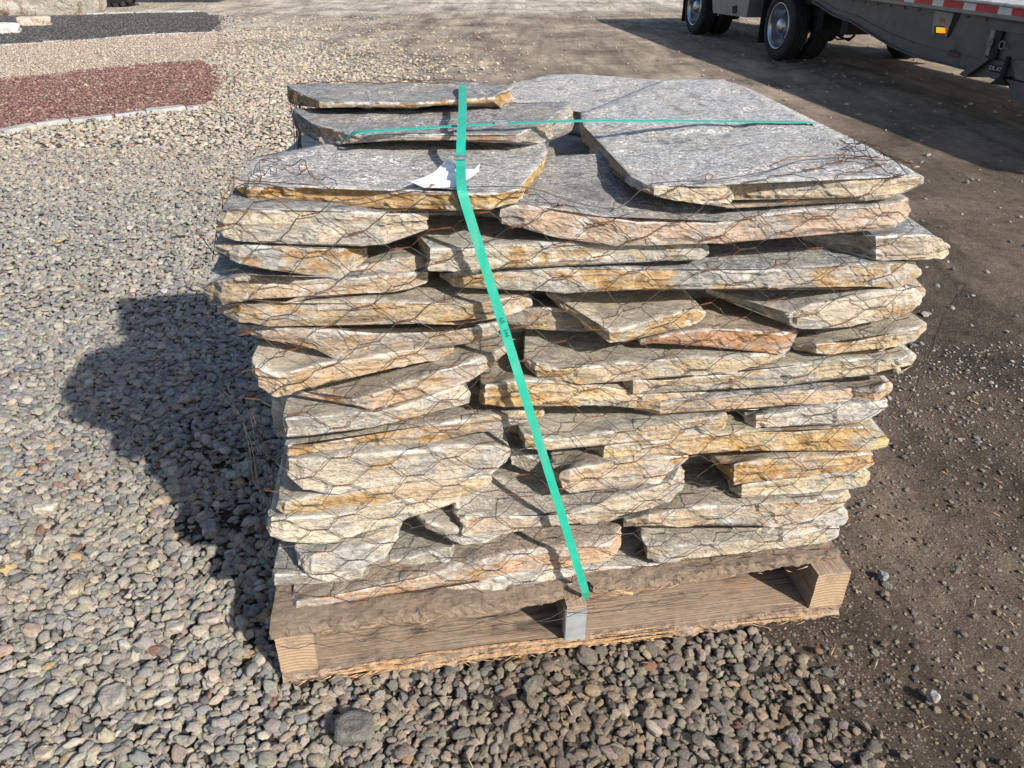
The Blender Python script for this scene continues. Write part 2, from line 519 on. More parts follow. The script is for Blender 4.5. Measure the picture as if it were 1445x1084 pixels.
def ground_zone(X, Y):
    g = gravel_share(X, Y)
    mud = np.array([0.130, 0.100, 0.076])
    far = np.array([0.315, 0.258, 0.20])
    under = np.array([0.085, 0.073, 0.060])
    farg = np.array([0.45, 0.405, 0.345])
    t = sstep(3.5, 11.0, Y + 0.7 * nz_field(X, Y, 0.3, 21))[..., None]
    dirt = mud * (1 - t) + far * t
    # pale gravel beyond and left of the truck lane
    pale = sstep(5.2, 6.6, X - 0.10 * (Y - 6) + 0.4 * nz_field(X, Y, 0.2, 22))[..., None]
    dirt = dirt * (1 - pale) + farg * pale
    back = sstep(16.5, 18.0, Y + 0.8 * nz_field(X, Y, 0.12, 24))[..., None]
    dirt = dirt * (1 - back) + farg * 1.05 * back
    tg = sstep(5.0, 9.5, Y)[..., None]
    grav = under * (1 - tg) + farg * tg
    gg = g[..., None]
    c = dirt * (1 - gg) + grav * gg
    band = (0.85 + 0.22 * nz_field(X * 1.0, Y * 0.35, 0.8, 23))[..., None]
    return np.clip(c * np.clip(band, 0.6, 1.25), 0.02, 0.8)

GZ = ground_z(GX, GY)
nxg, nyg = len(gx), len(gy)
gv = np.stack([GX, GY, GZ], -1).reshape(-1, 3)
ii, jj = np.meshgrid(np.arange(nxg - 1), np.arange(nyg - 1), indexing='ij')
q = (ii * nyg + jj).reshape(-1)
gf = np.stack([q, q + nyg, q + nyg + 1, q + 1], -1)
gme = bpy.data.meshes.new('ground')
gme.vertices.add(len(gv)); gme.vertices.foreach_set('co', gv.reshape(-1))
gme.loops.add(gf.size); gme.loops.foreach_set('vertex_index', gf.reshape(-1).astype(np.int32))
gme.polygons.add(len(gf)); gme.polygons.foreach_set('loop_start', np.arange(0, gf.size, 4, dtype=np.int32))
gme.polygons.foreach_set('use_smooth', np.ones(len(gf), bool))
gme.update(calc_edges=True)
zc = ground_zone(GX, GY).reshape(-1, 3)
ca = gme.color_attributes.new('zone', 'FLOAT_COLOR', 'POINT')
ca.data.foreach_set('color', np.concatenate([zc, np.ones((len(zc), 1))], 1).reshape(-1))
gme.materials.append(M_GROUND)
ground = bpy.data.objects.new('ground', gme)
COL.objects.link(ground)
tag(ground, 'brown packed earth of the yard with gravel drifts and tyre scuffs', kind='structure')
print('ground', nxg, nyg)

def gz(x, y):
    return float(ground_z(np.array([x]), np.array([y]))[0])

# ------------------------------------------------------------------ scatter (geometry nodes)
def scatter(name, P, R, S, C, mat, angular=0.5, sub=2, label=None, cat=None):
    me = bpy.data.meshes.new(name)
    n = len(P)
    me.vertices.add(n); me.vertices.foreach_set('co', np.asarray(P, float).reshape(-1))
    for nm, arr in (('rot', R), ('scl', S), ('col', C)):
        a = me.attributes.new(nm, 'FLOAT_VECTOR', 'POINT')
        a.data.foreach_set('vector', np.asarray(arr, float).reshape(-1))
    me.materials.append(mat)
    o = bpy.data.objects.new(name, me)
    COL.objects.link(o)
    ng = bpy.data.node_groups.new(name + '_nodes', 'GeometryNodeTree')
    ng.interface.new_socket('Geometry', in_out='INPUT', socket_type='NodeSocketGeometry')
    ng.interface.new_socket('Geometry', in_out='OUTPUT', socket_type='NodeSocketGeometry')
    N = ng.nodes
    def nn(t, **kw):
        x = N.new(t)
        for k, v in kw.items(): setattr(x, k, v)
        return x
    gi, go = nn('NodeGroupInput'), nn('NodeGroupOutput')
    join = nn('GeometryNodeJoinGeometry')
    for s in range(8):
        ico = nn('GeometryNodeMeshIcoSphere'); ico.inputs['Radius'].default_value = 0.5; ico.inputs['Subdivisions'].default_value = sub
        pos = nn('GeometryNodeInputPosition')
        tex = nn('ShaderNodeTexNoise', noise_dimensions='4D')
        tex.inputs['W'].default_value = s * 7.3 + 1.1
        tex.inputs['Scale'].default_value = 2.5
        tex.inputs['Detail'].default_value = 2.0
        ng.links.new(pos.outputs[0], tex.inputs['Vector'])
        sub_ = nn('ShaderNodeVectorMath', operation='SUBTRACT'); sub_.inputs[1].default_value = (0.5, 0.5, 0.5)
        ng.links.new(tex.outputs['Color'], sub_.inputs[0])
        mul = nn('ShaderNodeVectorMath', operation='SCALE'); mul.inputs['Scale'].default_value = angular * 1.3
        ng.links.new(sub_.outputs[0], mul.inputs[0])
        sp_ = nn('GeometryNodeSetPosition')
        ng.links.new(ico.outputs[0], sp_.inputs['Geometry']); ng.links.new(mul.outputs[0], sp_.inputs['Offset'])
        sm = nn('GeometryNodeSetMaterial'); sm.inputs['Material'].default_value = mat
        ng.links.new(sp_.outputs[0], sm.inputs[0])
        ss = nn('GeometryNodeSetShadeSmooth')
        ng.links.new(sm.outputs[0], ss.inputs[0])
        g2i = nn('GeometryNodeGeometryToInstance')
        ng.links.new(ss.outputs[0], g2i.inputs[0])
        ng.links.new(g2i.outputs[0], join.inputs[0])
    iop = nn('GeometryNodeInstanceOnPoints')
    iop.inputs['Pick Instance'].default_value = True
    ng.links.new(gi.outputs[0], iop.inputs['Points'])
    ng.links.new(join.outputs[0], iop.inputs['Instance'])
    ra = nn('GeometryNodeInputNamedAttribute', data_type='FLOAT_VECTOR'); ra.inputs['Name'].default_value = 'rot'
    sa = nn('GeometryNodeInputNamedAttribute', data_type='FLOAT_VECTOR'); sa.inputs['Name'].default_value = 'scl'
    e2r = nn('FunctionNodeEulerToRotation')
    ng.links.new(ra.outputs['Attribute'], e2r.inputs[0])
    ng.links.new(e2r.outputs[0], iop.inputs['Rotation'])
    ng.links.new(sa.outputs['Attribute'], iop.inputs['Scale'])
    rv = nn('FunctionNodeRandomValue', data_type='INT')
    rv.inputs[4].default_value = 0; rv.inputs[5].default_value = 7
    ng.links.new(rv.outputs[2], iop.inputs['Instance Index'])
    ng.links.new(iop.outputs[0], go.inputs[0])
    md = o.modifiers.new('scatter', 'NODES'); md.node_group = ng
    tag(o, label, cat, kind='stuff')
    print(name, n)
    return o

PAL = np.array([[.42, .395, .35], [.35, .335, .30], [.28, .285, .285], [.46, .42, .345], [.50, .43, .33], [.40, .325, .27], [.21, .205, .20], [.55, .52, .47], [.33, .19, .145], [.48, .34, .18]])
PW = np.array([.26, .23, .13, .16, .08, .035, .05, .035, .007, .006]); PW = PW / PW.sum()

def pebble_colors(n, P, r=rng):
    c = PAL[r.choice(len(PAL), n, p=PW)]
    c = c * r.uniform(0.78, 1.2, (n, 1)) * r.uniform(0.95, 1.05, (n, 3))
    return c

def jitter_points(x0, x1, y0, y1, s, r=rng, j=0.42):
    xs = np.arange(x0, x1, s); ys = np.arange(y0, y1, s * 0.87)
    X, Y = np.meshgrid(xs, ys)
    X = X + (np.arange(len(ys)) % 2)[:, None] * s / 2
    X = X + r.uniform(-j, j, X.shape) * s; Y = Y + r.uniform(-j, j, Y.shape) * s
    return X.ravel(), Y.ravel()

def in_view(X, Y, m=60):
    zc = Y * cp + CAMH * sp; yc = Y * sp - CAMH * cp
    px = 722.5 + FPX * X / zc; py = 542 - FPX * yc / zc
    return (px > -m - 100) & (px < 1445 + m + 60) & (py < 1084 + m + 60) & (py > -m), px, py

def make_gravel():
    Ps, Rs, Ss, Cs = [], [], [], []
    def emit(X, Y, size, keep, lift, flat=(0.42, 0.68), tint=None, tilt=0.28):
        m, px, py = in_view(X, Y, 120)
        a, w = (X - ORG.x) * UD.x + (Y - ORG.y) * UD.y, (X - ORG.x) * WD.x + (Y - ORG.y) * WD.y
        under = (a > 0.03) & (a < 1.30) & (w > 0.10) & (w < 1.12)
        board = (a > -0.01) & (a < 1.34) & (w > -0.012) & (w < 0.155)
        m &= keep & ~under & ~board
        X, Y, size = X[m], Y[m], size[m] if hasattr(size, '__len__') else np.full(m.sum(), size)
        px, py = px[m], py[m]
        n = len(X)
        s = size * np.exp(rng.normal(0, 0.22, n))
        el = rng.uniform(0.62, 1.0, n); fl = rng.uniform(flat[0], flat[1], n)
        S = np.stack([s * 1.12, s * el, s * fl * 0.85], -1)
        Z = ground_z(X, Y) + lift * s + rng.normal(0, 0.08, n) * s
        R = np.stack([rng.normal(0, tilt, n), rng.normal(0, tilt, n), rng.uniform(0, 6.28, n)], -1)
        C = pebble_colors(n, None)
        # damp, muddy brown pebbles in front of the pallet, pale dry ones on the left
        damp = sstep(-0.75, 0.15, X) * (1 - sstep(1.8, 2.6, Y))
        damp = damp * (0.75 + 0.25 * nz_field(X, Y, 1.4, 31))
        C = C * 1.10 * (1 - damp[:, None] * np.array([0.47, 0.55, 0.63]))
        S = S * (1 - 0.14 * damp[:, None])
        Z = Z - 0.55 * damp * lift * s
        warm = sstep(3.6, 7.5, Y)[:, None]
        cool = (sstep(1.5, 2.4, Y) * (1 - sstep(4.0, 6.5, Y)) * (0.75 + 0.35 * nz_field(X, Y, 0.5, 33)))[:, None]
        C = C * (1 + cool * np.array([-0.045, -0.01, 0.05]))
        C = C * (1 + warm * np.array([0.12, 0.08, 0.04]))
        if tint is not None: C = C * tint
        Ps.append(np.stack([X, Y, Z], -1)); Rs.append(R); Ss.append(S); Cs.append(C)
    # near: pebbles one can make out, two courses deep
    X, Y = jitter_points(-2.4, 2.0, 0.62, 3.0, 0.0195)
    g = gravel_share(X, Y)
    bare = (np.exp(-(((X + 0.83) / 0.12) ** 2 + ((Y - 1.66) / 0.09) ** 2)) + 0.9 * np.exp(-(((X + 1.0) / 0.2) ** 2 + ((Y - 2.0) / 0.09) ** 2))
            + 0.9 * np.exp(-(((X + .12) / 0.16) ** 2 + ((Y - 1.10) / 0.035) ** 2)))
    keep = rng.uniform(size=len(X)) < np.clip(g * 1.12 - 0.06 - 0.85 * bare, 0, 1)
    emit(X, Y, 0.0235, keep, 0.26)
    X, Y = jitter_points(-2.4, 2.0, 0.62, 3.0, 0.028)
    keep = rng.uniform(size=len(X)) < np.clip(gravel_share(X, Y) * 1.2 - 0.12 - .6 * np.exp(-(((X + 0.83) / 0.12) ** 2 + ((Y - 1.66) / 0.09) ** 2)), 0, 1) * 0.62
    emit(X, Y, 0.0245, keep, 0.50)
    # small grit between
    X, Y = jitter_points(-2.2, 2.4, 0.62, 2.8, 0.017)
    g = gravel_share(X, Y)
    patch = np.clip(0.5 + 0.6 * nz_field(X, Y, 0.9, 41), 0, 1)
    keep = rng.uniform(size=len(X)) < (0.20 + 0.45 * g * (1 - g) * 4 + 0.12 * patch)
    emit(X, Y, 0.009, keep, 0.22)
    # half sunk stones in the dirt
    X, Y = jitter_points(-0.2, 4.5, 0.7, 5.5, 0.032)
    g = gravel_share(X, Y)
    patch = np.clip(0.25 + 0.75 * nz_field(X, Y, 0.7, 42), 0, 1) ** 1.5
    edge = np.exp(-((X - 0.95 + 0.05 * (Y - 1)) / 0.45) ** 2) * (Y < 2.4)
    keep = rng.uniform(size=len(X)) < (0.010 + 0.07 * patch + 0.30 * edge * patch + .10 * edge) * (1 - g)
    emit(X, Y, 0.017, keep, 0.12, (0.5, 0.8), 0.8)
    # middle distance
    X, Y = jitter_points(-5.0, 1.2, 3.0, 6.0, 0.0235)
    keep = rng.uniform(size=len(X)) < gravel_share(X, Y) * 1.05
    emit(X, Y, 0.0245, keep, 0.28)
    X, Y = jitter_points(-5.0, 1.2, 3.0, 6.0, 0.05)
    keep = rng.uniform(size=len(X)) < gravel_share(X, Y) * 0.7
    emit(X, Y, 0.026, keep, 0.55)
    X, Y = jitter_points(-10.5, 1.5, 6.0, 16.5, 0.040)
    fade = 1 - sstep(8.5, 15.5, Y + 1.5 * nz_field(X, Y, 0.25, 77))
    keep = rng.uniform(size=len(X)) < gravel_share(X, Y) * (0.08 + 0.85 * fade)
    emit(X, Y, 0.033, keep, 0.25, tint=np.array([1.15, 1.13, 1.12]))
    X, Y = jitter_points(-12, 14, 3.0, 20, 0.15)
    keep = rng.uniform(size=len(X)) < 0.14 + 0.2 * gravel_share(X, Y)
    emit(X, Y, 0.030, keep, 0.15, (0.5, 0.8), 0.9)
    scatter('river_gravel', np.concatenate(Ps), np.concatenate(Rs), np.concatenate(Ss), np.concatenate(Cs), M_PEB, 0.80, 2,
            'loose grey and tan river gravel covering the ground left of and in front of the pallet', 'gravel')
make_gravel()

# ------------------------------------------------------------------ gravel display beds on the left
def traced_ring(pix, z=0.0):
    return [on_z(x, y, z) for x, y in pix]

def bed(name, pix, cols, label, scale=45, tcols=None, size=0.022, dens=0.034, z=0.012):
    fine_px = []
    rr = random.Random(name)
    for i in range(len(pix)):
        (xa, ya), (xb, yb) = pix[i], pix[(i + 1) % len(pix)]
        k_ = max(1, int(math.hypot(xb - xa, (yb - ya) * 3) / 7)) if max(xa, xb) > 225 and min(xa, xb) > 200 else 1
        for q in range(k_):
            t = q / k_
            j = 7.0 if 0 < q and max(xa, xb) > 290 else (2.0 if q else 0)
            fine_px.append((xa + (xb - xa) * t + rr.uniform(-j, j), ya + (yb - ya) * t + rr.uniform(-j, j) * 0.25))
    ring = traced_ring(fine_px, z)
    ring2 = [(p.x, p.y) for p in ring]
    xs = [p[0] for p in ring2]; ys = [p[1] for p in ring2]
    n = len(ring2)
    X, Y = jitter_points(min(xs), max(xs), min(ys), max(ys), dens)
    def inside(X, Y):
        ins = np.zeros(len(X), bool)
        for i in range(n):
            (xa, ya), (xb, yb) = ring2[i], ring2[(i + 1) % n]
            c = ((ya > Y) != (yb > Y)) & (X < (xb - xa) * (Y - ya) / (yb - ya + 1e-12) + xa)
            ins ^= c
        return ins
    v = [(p.x, p.y, z) for p in ring] + [(p.x, p.y, -0.03) for p in ring]
    f = [list(range(n))] + [[i, n + i, n + (i + 1) % n, (i + 1) % n] for i in range(n)]
    bm_ = bed_mat(name + '_surface', cols, scale)
    o = link_mesh(name, v, f, bm_, origin=Vector((0, 0, 0)))
    tag(o, label, kind='structure')
    m = inside(X, Y)
    jx, jy = np.abs(rng.normal(0, 0.22, len(X))), rng.normal(0, 0.12, len(X))
    stray = rng.uniform(size=len(X)) < 0.22
    stray &= (X > max(xs) - 1.0)
    X, Y = np.where(stray, X + jx, X)[m], np.where(stray, Y + jy, Y)[m]
    k = len(X)
    s = size * np.exp(rng.normal(0, 0.25, k))
    T = np.array(tcols if tcols is not None else cols)
    C = T[rng.integers(0, len(T), k)] * rng.uniform(0.75, 1.25, (k, 1))
    scatter(name + '_chips', np.stack([X, Y, np.full(k, z + 0.004) + 0.2 * s], -1), rng.uniform(-1, 1, (k, 3)) * np.array([.5, .5, 3.1]),
            np.stack([s * 1.1, s * 0.85, s * 0.6], -1), C, M_PEB, 0.8, 1, label.replace('bed of', 'loose'), 'gravel')

bed('pink_gravel_bed', [(-160, 66), (0, 65), (90, 59), (170, 53), (250, 48), (308, 47), (300, 66), (285, 82), (240, 88), (150, 96), (70, 106), (0, 112), (-160, 128)],
    [(.50, .40, .33), (.58, .49, .41), (.44, .35, .29), (.62, .55, .48)], 'bed of pale pink gravel between the dark bed and the red bed', 40)
bed('red_gravel_bed', [(-160, 128), (0, 112), (70, 106), (150, 96), (240, 88), (285, 86), (300, 100), (310, 120), (290, 145), (262, 152), (200, 158), (100, 170), (48, 178), (0, 188), (-160, 216)],
    [(.26, .13, .115), (.33, .19, .165), (.20, .10, .09), (.40, .27, .23)], 'bed of dark red crushed gravel behind the grey edging stones', 40)
bed('dark_gravel_bed', [(-160, 26), (0, 24), (120, 22), (200, 19), (290, 18), (308, 25), (300, 45), (250, 48), (170, 53), (90, 59), (0, 64.5), (-160, 66)],
    [(.075, .075, .08), (.11, .11, .115), (.055, .055, .06), (.16, .16, .16)], 'bed of charcoal grey gravel at the foot of the boulder', 40, z=0.016)

M_CURB = simple('grey_edging_stone', (0.33, 0.33, 0.33), 0.85, 0, 0.25, 12, 0.4)
def edging(name, label, pts, width=0.10, h=0.05):
    root = empty(name, on_z(*pts[0], 0))
    tag(root, label, kind='structure')
    for i in range(len(pts) - 1):
        a, b = on_z(*pts[i]), on_z(*pts[i + 1])
        t = (b - a); L = t.length; t.normalize(); s = Vector((-t.y, t.x, 0))
        m = MB()
        c = (a + b) / 2 + Vector((0, 0, h / 2 - 0.02 + random.uniform(-.006, .006)))
        x, y, z = t * (L / 2 - 0.008), s * width / 2 * random.uniform(.8, 1.1), Vector((0, 0, h / 2))
        v = []
        for k, kk in ((-1, 1.0), (0.7, 1.0), (1, 0.86)):
            for (ii, jj) in ((-1, -1), (1, -1), (1, 1), (-1, 1)):
                jt = Vector((random.uniform(-.006, .006), random.uniform(-.006, .006), random.uniform(-.004, .004)))
                v.append(c + x * ii * (0.5 + kk / 2) + y * jj * kk + z * k + jt)
        f = [(3, 2, 1, 0), (8, 9, 10, 11)]
        for r in range(2):
            for q_ in range(4):
                f.append((r * 4 + q_, r * 4 + (q_ + 1) % 4, r * 4 + 4 + (q_ + 1) % 4, r * 4 + 4 + q_))
        m.add(v, f)
        m.build('edging_stone', M_CURB, root)
edging('front_edging', 'row of flat grey edging stones along the front of the red gravel', [(-130, 214), (-60, 200), (0, 189), (50, 179), (98, 172), (160, 166), (205, 160), (262, 154), (285, 152)])
edging('middle_edging', 'row of pale edging stones between the pink and the red gravel', [(-120, 126), (-50, 118), (20, 112), (72, 107), (102, 104), (150, 98), (200, 92), (240, 89), (275, 86)], 0.08, 0.04)
edging('rear_edging', 'row of pale edging stones between the dark and the pink gravel', [(-120, 68), (0, 66), (60, 62), (90, 60), (130, 57), (170, 54), (220, 51), (260, 49), (306, 47)], 0.10, 0.05)
edging('back_edging', 'row of flat blue grey edging stones behind the dark gravel', [(122, 22), (150, 21), (190, 20), (230, 18.5), (275, 17)], 0.22, 0.06)

def rock_mat(name, cols):
    k = NT(name, 0.85)
    v = k.coord()
    a = k.noise(v, 2.6, 8, 0.7, 1.6)
    n_ = len(cols)
    c = k.ramp(a, [(0.30 + 0.42 * i / (n_ - 1), cc) for i, cc in enumerate(cols)])
    vn = k.noise(k.coord((1, 1, 0.5)), 3.5, 7, 0.7, 2.5)
    c = k.mix(k.ramp(vn, [(0.50, 0), (0.53, 0.7), (0.56, 0)]), c, (0.6, 0.57, 0.52))
    c = k.mix(k.ramp(vn, [(0.36, 0.8), (0.42, 0)]), c, (0.12, 0.09, 0.07))
    return k.done(c, k.bump(a, 0.8, 0.08))

def rock(name, label, cat, c, size, mat, seed, yaw=0, sub=4, group=None):
    bm = bmesh.new()
    bmesh.ops.create_icosphere(bm, subdivisions=sub, radius=1.0)
    for v in bm.verts:
        p = v.co.copy()
        d = 1 + 0.20 * nz(p.x, p.y, p.z, 1.1, seed) + 0.10 * nz(p.x, p.y, p.z, 2.6, seed + 1) + 0.03 * nz(p.x, p.y, p.z, 7, seed + 2)
        p = Vector((max(-.80, min(.80, p.x)), max(-.80, min(.80, p.y)), max(-.75, min(.75, p.z)))) * d * 1.2
        v.co = Vector((p.x * size[0], p.y * size[1], p.z * size[2]))
    me = bpy.data.meshes.new(name); bm.to_mesh(me); bm.free()
    me.materials.append(mat)
    me.polygons.foreach_set('use_smooth', [sub > 3] * len(me.polygons))
    o = bpy.data.objects.new(name, me)
    COL.objects.link(o)
    o.location = c; o.rotation_euler = (0, 0, yaw)
    tag(o, label, cat, group)
    return o

M_BOULDER = rock_mat('veined_boulder', [(.13, .07, .05), (.26, .20, .15), (.42, .42, .37), (.27, .14, .09), (.40, .33, .25)])
M_PALEROCK = rock_mat('pale_rock', [(.36, .29, .22), (.44, .37, .30), (.38, .27, .18)])
M_WHITEROCK = rock_mat('white_rock', [(.50, .50, .50), (.56, .56, .55), (.44, .43, .42)])
pB = on_z(45, 24, 0)
rock('boulder', 'large multicoloured boulder with rusty and white veins standing on the dark gravel', 'boulder', (pB.x - 0.1, pB.y + 0.62, 0.50), (1.35, 0.62, 0.62), M_BOULDER, 3, 0.05)
pb = on_z(38, 39, 0)
rock('rock', 'flat tan rock lying on the dark gravel in front of the boulder', 'rock', (pb.x + .08, pb.y + 0.12, 0.07), (0.27, 0.14, 0.10), M_PALEROCK, 8, 0.35)
pb = on_z(0, 50, 0)
rock('rock', 'white rock at the left edge of the dark gravel', 'rock', (pb.x - 0.05, pb.y + 0.14, 0.07), (0.27, 0.16, 0.11), M_WHITEROCK, 12, 0.2)
pb = on_z(128, 19, 0)
rock('rock', 'small blue grey rock leaning at the right foot of the boulder', 'rock', (pb.x, pb.y + 0.1, 0.05), (0.13, 0.10, 0.15), simple('blue_grey_rock', (.42, .46, .50), .8, 0, .2, 10, .3), 15, 0.2, 3)
def cobble(px, py, s, col, label, seed, yaw=0.0, sink=0.25):
    p = on_z(px, py, 0.01)
    m = simple('cobble_stone', col, 0.8, 0, 0.35, 70, 0.9)
    rock('cobble', label, 'stone', (p.x, p.y, s[2] * (1 - sink) + 0.0), s, m, seed, yaw, 4)
cobble(500, 1030, (.040, .032, .020), (.13, .122, .112), 'large rounded dark grey cobble in the gravel in front of the pallet', 21, .2)
cobble(160, 985, (.026, .030, .016), (.27, .25, .22), 'large grey brown cobble near the lower left corner of the gravel', 22, .4)
cobble(103, 833, (.020, .026, .016), (.34, .29, .22), 'pale tan cobble with a rusty spot left of the pallet', 23, .1)
cobble(297, 874, (.027, .017, .015), (.30, .26, .235), 'oval pinkish grey cobble just left of the pallet corner', 24, .1)
cobble(298, 748, (.021, .026, .018), (.24, .24, .23), 'upright grey cobble in the shade left of the stack', 25, .2)
cobble(1247, 812, (.010, .011, .010), (.24, .26, .29), 'small pale blue stone lying on the dirt right of the pallet', 26, .2)
cobble(1318, 982, (.012, .011, .010), (.26, .25, .24), 'small pale stone lying on the dirt near the lower right corner', 27, .6)
cobble(1119, 1043, (.012, .013, .011), (.18, .16, .155), 'small purplish stone near the bottom edge', 28, .9)
cobble(64, 717, (.032, .020, .014), (.38, .35, .30), 'long flat tan cobble at the left edge of the gravel', 29, .1)
cobble(62, 1062, (.017, .014, .010), (.34, .29, .22), 'small sandy cobble in the lower left corner', 30, .1)
cobble(246, 885, (.022, .015, .012), (.32, .29, .25), 'pale oval cobble left of the pinkish grey one', 31, .1)

# ------------------------------------------------------------------ pallet
PL, PD = 1.335, 1.16          # length along the front, depth
ZB, ZS, ZT = 0.026, 0.136, 0.162   # top of bottom boards, top of stringers, top of deck

def plank(mb, a0, a1, w0, w1, z0, z1, seed, mi=0, rag=0.0, axis='a', endmi=None, nseg=70, notch=None, skew=0.0, lump=0.0):
    """sawn board with worn faces; rag = how torn the long front lower edge is"""
    V, F = [], []
    if axis == 'a': L0, L1, c0, c1 = a0, a1, w0, w1
    else: L0, L1, c0, c1 = w0, w1, a0, a1
    fs = 0.007 if lump else 0.018
    nc, nzz = max(3, int((c1 - c0) / fs)), max(2, int((z1 - z0) / (0.006 if lump else 0.012)) + 1)
    prof = [(c0 + (c1 - c0) * i / nc, z1) for i in range(nc + 1)] + [(c1, z1 + (z0 - z1) * i / nzz) for i in range(1, nzz)] + \
           [(c1 + (c0 - c1) * i / nc, z0) for i in range(nc + 1)] + [(c0, z0 + (z1 - z0) * i / nzz) for i in range(1, nzz)]
    m = len(prof)
    for i in range(nseg + 1):
        t = i / nseg; l = L0 + (L1 - L0) * t
        for (c, z) in prof:
            n1 = 0.0022 * nz(l * 5, c * 9, z * 20, 1, seed) + 0.0014 * nz(l * 18, c * 60, z * 60, 1, seed + 2)
            cc, z_ = c + n1 + (skew * (l - L0) / (L1 - L0) * (1 - (c - c0) / (c1 - c0)) if skew else 0), z + 0.0015 * nz(l * 9, c * 30, z * 9, 1, seed + 4)
            if lump:
                lm = nz(l * 14, c * 14, z * 20, 1, seed + 20) + 0.6 * nz(l * 37, c * 37, z * 40, 1, seed + 21) + 0.4 * nz(l * 90, c * 90, z * 90, 1, seed + 22)
                z_ += lump * lm * (1 if z > (z0 + z1) / 2 else 0.3)
            if rag and abs(c - c0) < 0.02:
                k = 1 - abs(c - c0) / 0.02
                e = 1.3 * nz(l * 4.5, 0, 0, 1, seed + 6) + 0.6 * nz(l * 31, 0, z * 40, 1, seed + 7) + 0.35 * nz(l * 90, 0, z * 90, 1, seed + 8)
                cc += k * rag * e
                if notch:
                    na, nw, nd = notch
                    q_ = max(0.0, 1 - (abs(l - na) / nw) ** 4)
                    cc += k * nd * q_ * (1 + 0.25 * nz(l * 60, z * 60, 0, 1, seed))
                z_ += k * rag * 0.5 * nz(l * 60, z * 80, 0, 1, seed + 9)
            V.append(pal(l, cc, z_) if axis == 'a' else pal(cc, l, z_))
    for i in range(nseg):
        for j in range(m):
            j2 = (j + 1) % m
            fq = (i * m + j, (i + 1) * m + j, (i + 1) * m + j2, i * m + j2)
            F.append(fq if axis != 'a' else fq[::-1])
    mb.add(V, F, mi)
    e = mi if endmi is None else endmi
    mb.add([V[j] for j in range(m)], [list(range(m)) if axis != 'a' else list(range(m))[::-1]], e)
    mb.add([V[nseg * m + j] for j in range(m)], [list(range(m))[::-1] if axis != 'a' else list(range(m))], e)

pallet = empty('pallet', pal(PL / 2, PD / 2, 0), YAW)
tag(pallet, 'muddy splintered wooden pallet with torn front boards under the stack of stone slabs', 'pallet')
def pboard(name, mats, *a, **k):
    m = MB(); plank(m, *a, **k)
    o = m.build(name, mats, pallet)
    return o
def wood_axis(o, ang):          # the grain runs along local x
    me = o.data
    R = Matrix.Rotation(-ang, 4, 'Z')
    me.transform(R)
    o.matrix_basis = o.matrix_basis @ R.inverted()
    return o

# deck boards run along the front, stringers run back, bottom boards run along the front
for i, (w0, w1) in enumerate([(0.002, 0.165), (0.235, 0.375), (0.47, 0.61), (0.72, 0.86), (1.0, 1.15)]):
    o = pboard('deck_board', [M_WOODMUD if i == 0 else M_WOOD, M_ENDG], -0.006, PL + (0.004 if i else -0.012), w0, w1, ZS + 0.001, ZT, 10 + i, 0, 0.013 if i == 0 else 0.0, endmi=0, nseg=260 if i == 0 else 30, notch=(0.672, 0.034, 0.055) if i == 0 else None, skew=0.035 if i == 0 else 0, lump=0.0055 if i == 0 else 0)
    wood_axis(o, YAW)
    if i == 0: o['label'] = 'mud covered front deck board with a torn edge'
for i, (a0, a1) in enumerate([(0.0, 0.080), (0.641, 0.688), (1.250, 1.335)]):
    w0 = 0.002 if i != 1 else -0.006
    o = pboard('stringer', [M_WOOD, M_ENDG], a0, a1, w0, PD - 0.01, ZB + 0.001, ZS, 20 + i, 0, 0.0, axis='w', endmi=1)
    wood_axis(o, YAW + math.pi / 2)
    if i == 1:
        o['label'] = 'middle stringer with a galvanised plate on its end'
        m = MB()
        m.box(pal((a0 + a1) / 2, -0.0075, (ZB + ZS) / 2 - 0.002), UD * 0.0235, WD * 0.0012, Vector((0, 0, 0.048)))
        m.box(pal(a0 - 0.001, 0.004, (ZB + ZS) / 2 - 0.002), UD * 0.0008, WD * 0.011, Vector((0, 0, 0.047)))
        pl = m.build('nail_plate', M_PLATE, o)
for i, (w0, w1) in enumerate([(-0.008, 0.142), (0.52, 0.64), (1.02, 1.15)]):
    o = pboard('bottom_board', [M_WOOD, M_ENDG], 0.002, PL - 0.004, w0, w1, 0.000, ZB, 30 + i, 0, 0.017 if i == 0 else 0.0, nseg=240 if i == 0 else 24)
    wood_axis(o, YAW)
    if i == 0: o['label'] = 'front bottom board with a splintered lower edge'
# torn fibres and splinters along the front boards
m = MB()
for k in range(260):
    a = random.choice([random.uniform(0.05, PL - .02), random.gauss(0.36, 0.12), random.gauss(0.80, 0.08), random.gauss(0.2, 0.1)])
    a = min(max(a, 0.02), PL - 0.03)
    low = random.random() < 0.7
    z = random.uniform(0.0, 0.014) if low else ZS + random.uniform(0.0, 0.008)
    w = (-0.010 if low else 0.0 + 0.035 * a / PL) + random.uniform(-0.004, 0.004)
    L = random.uniform(0.008, 0.035) * (1.6 if random.random() < 0.06 else 1)
    d = (UD * random.choice([-1, 1]) * random.uniform(0.5, 1) - WD * random.uniform(0, 0.35) + Vector((0, 0, random.uniform(-0.25, 0.12)))).normalized()
    p = pal(a, w, z)
    side = d.orthogonal().normalized()
    m.tube([p, p + d * L * 0.5 + side * random.uniform(-.002, .002), p + d * L], [random.uniform(.0006, .0020), .0011, .0003], 3)
o = m.build('torn_fibre', M_FIBRE, pallet); o['kind'] = 'stuff'
m = MB()
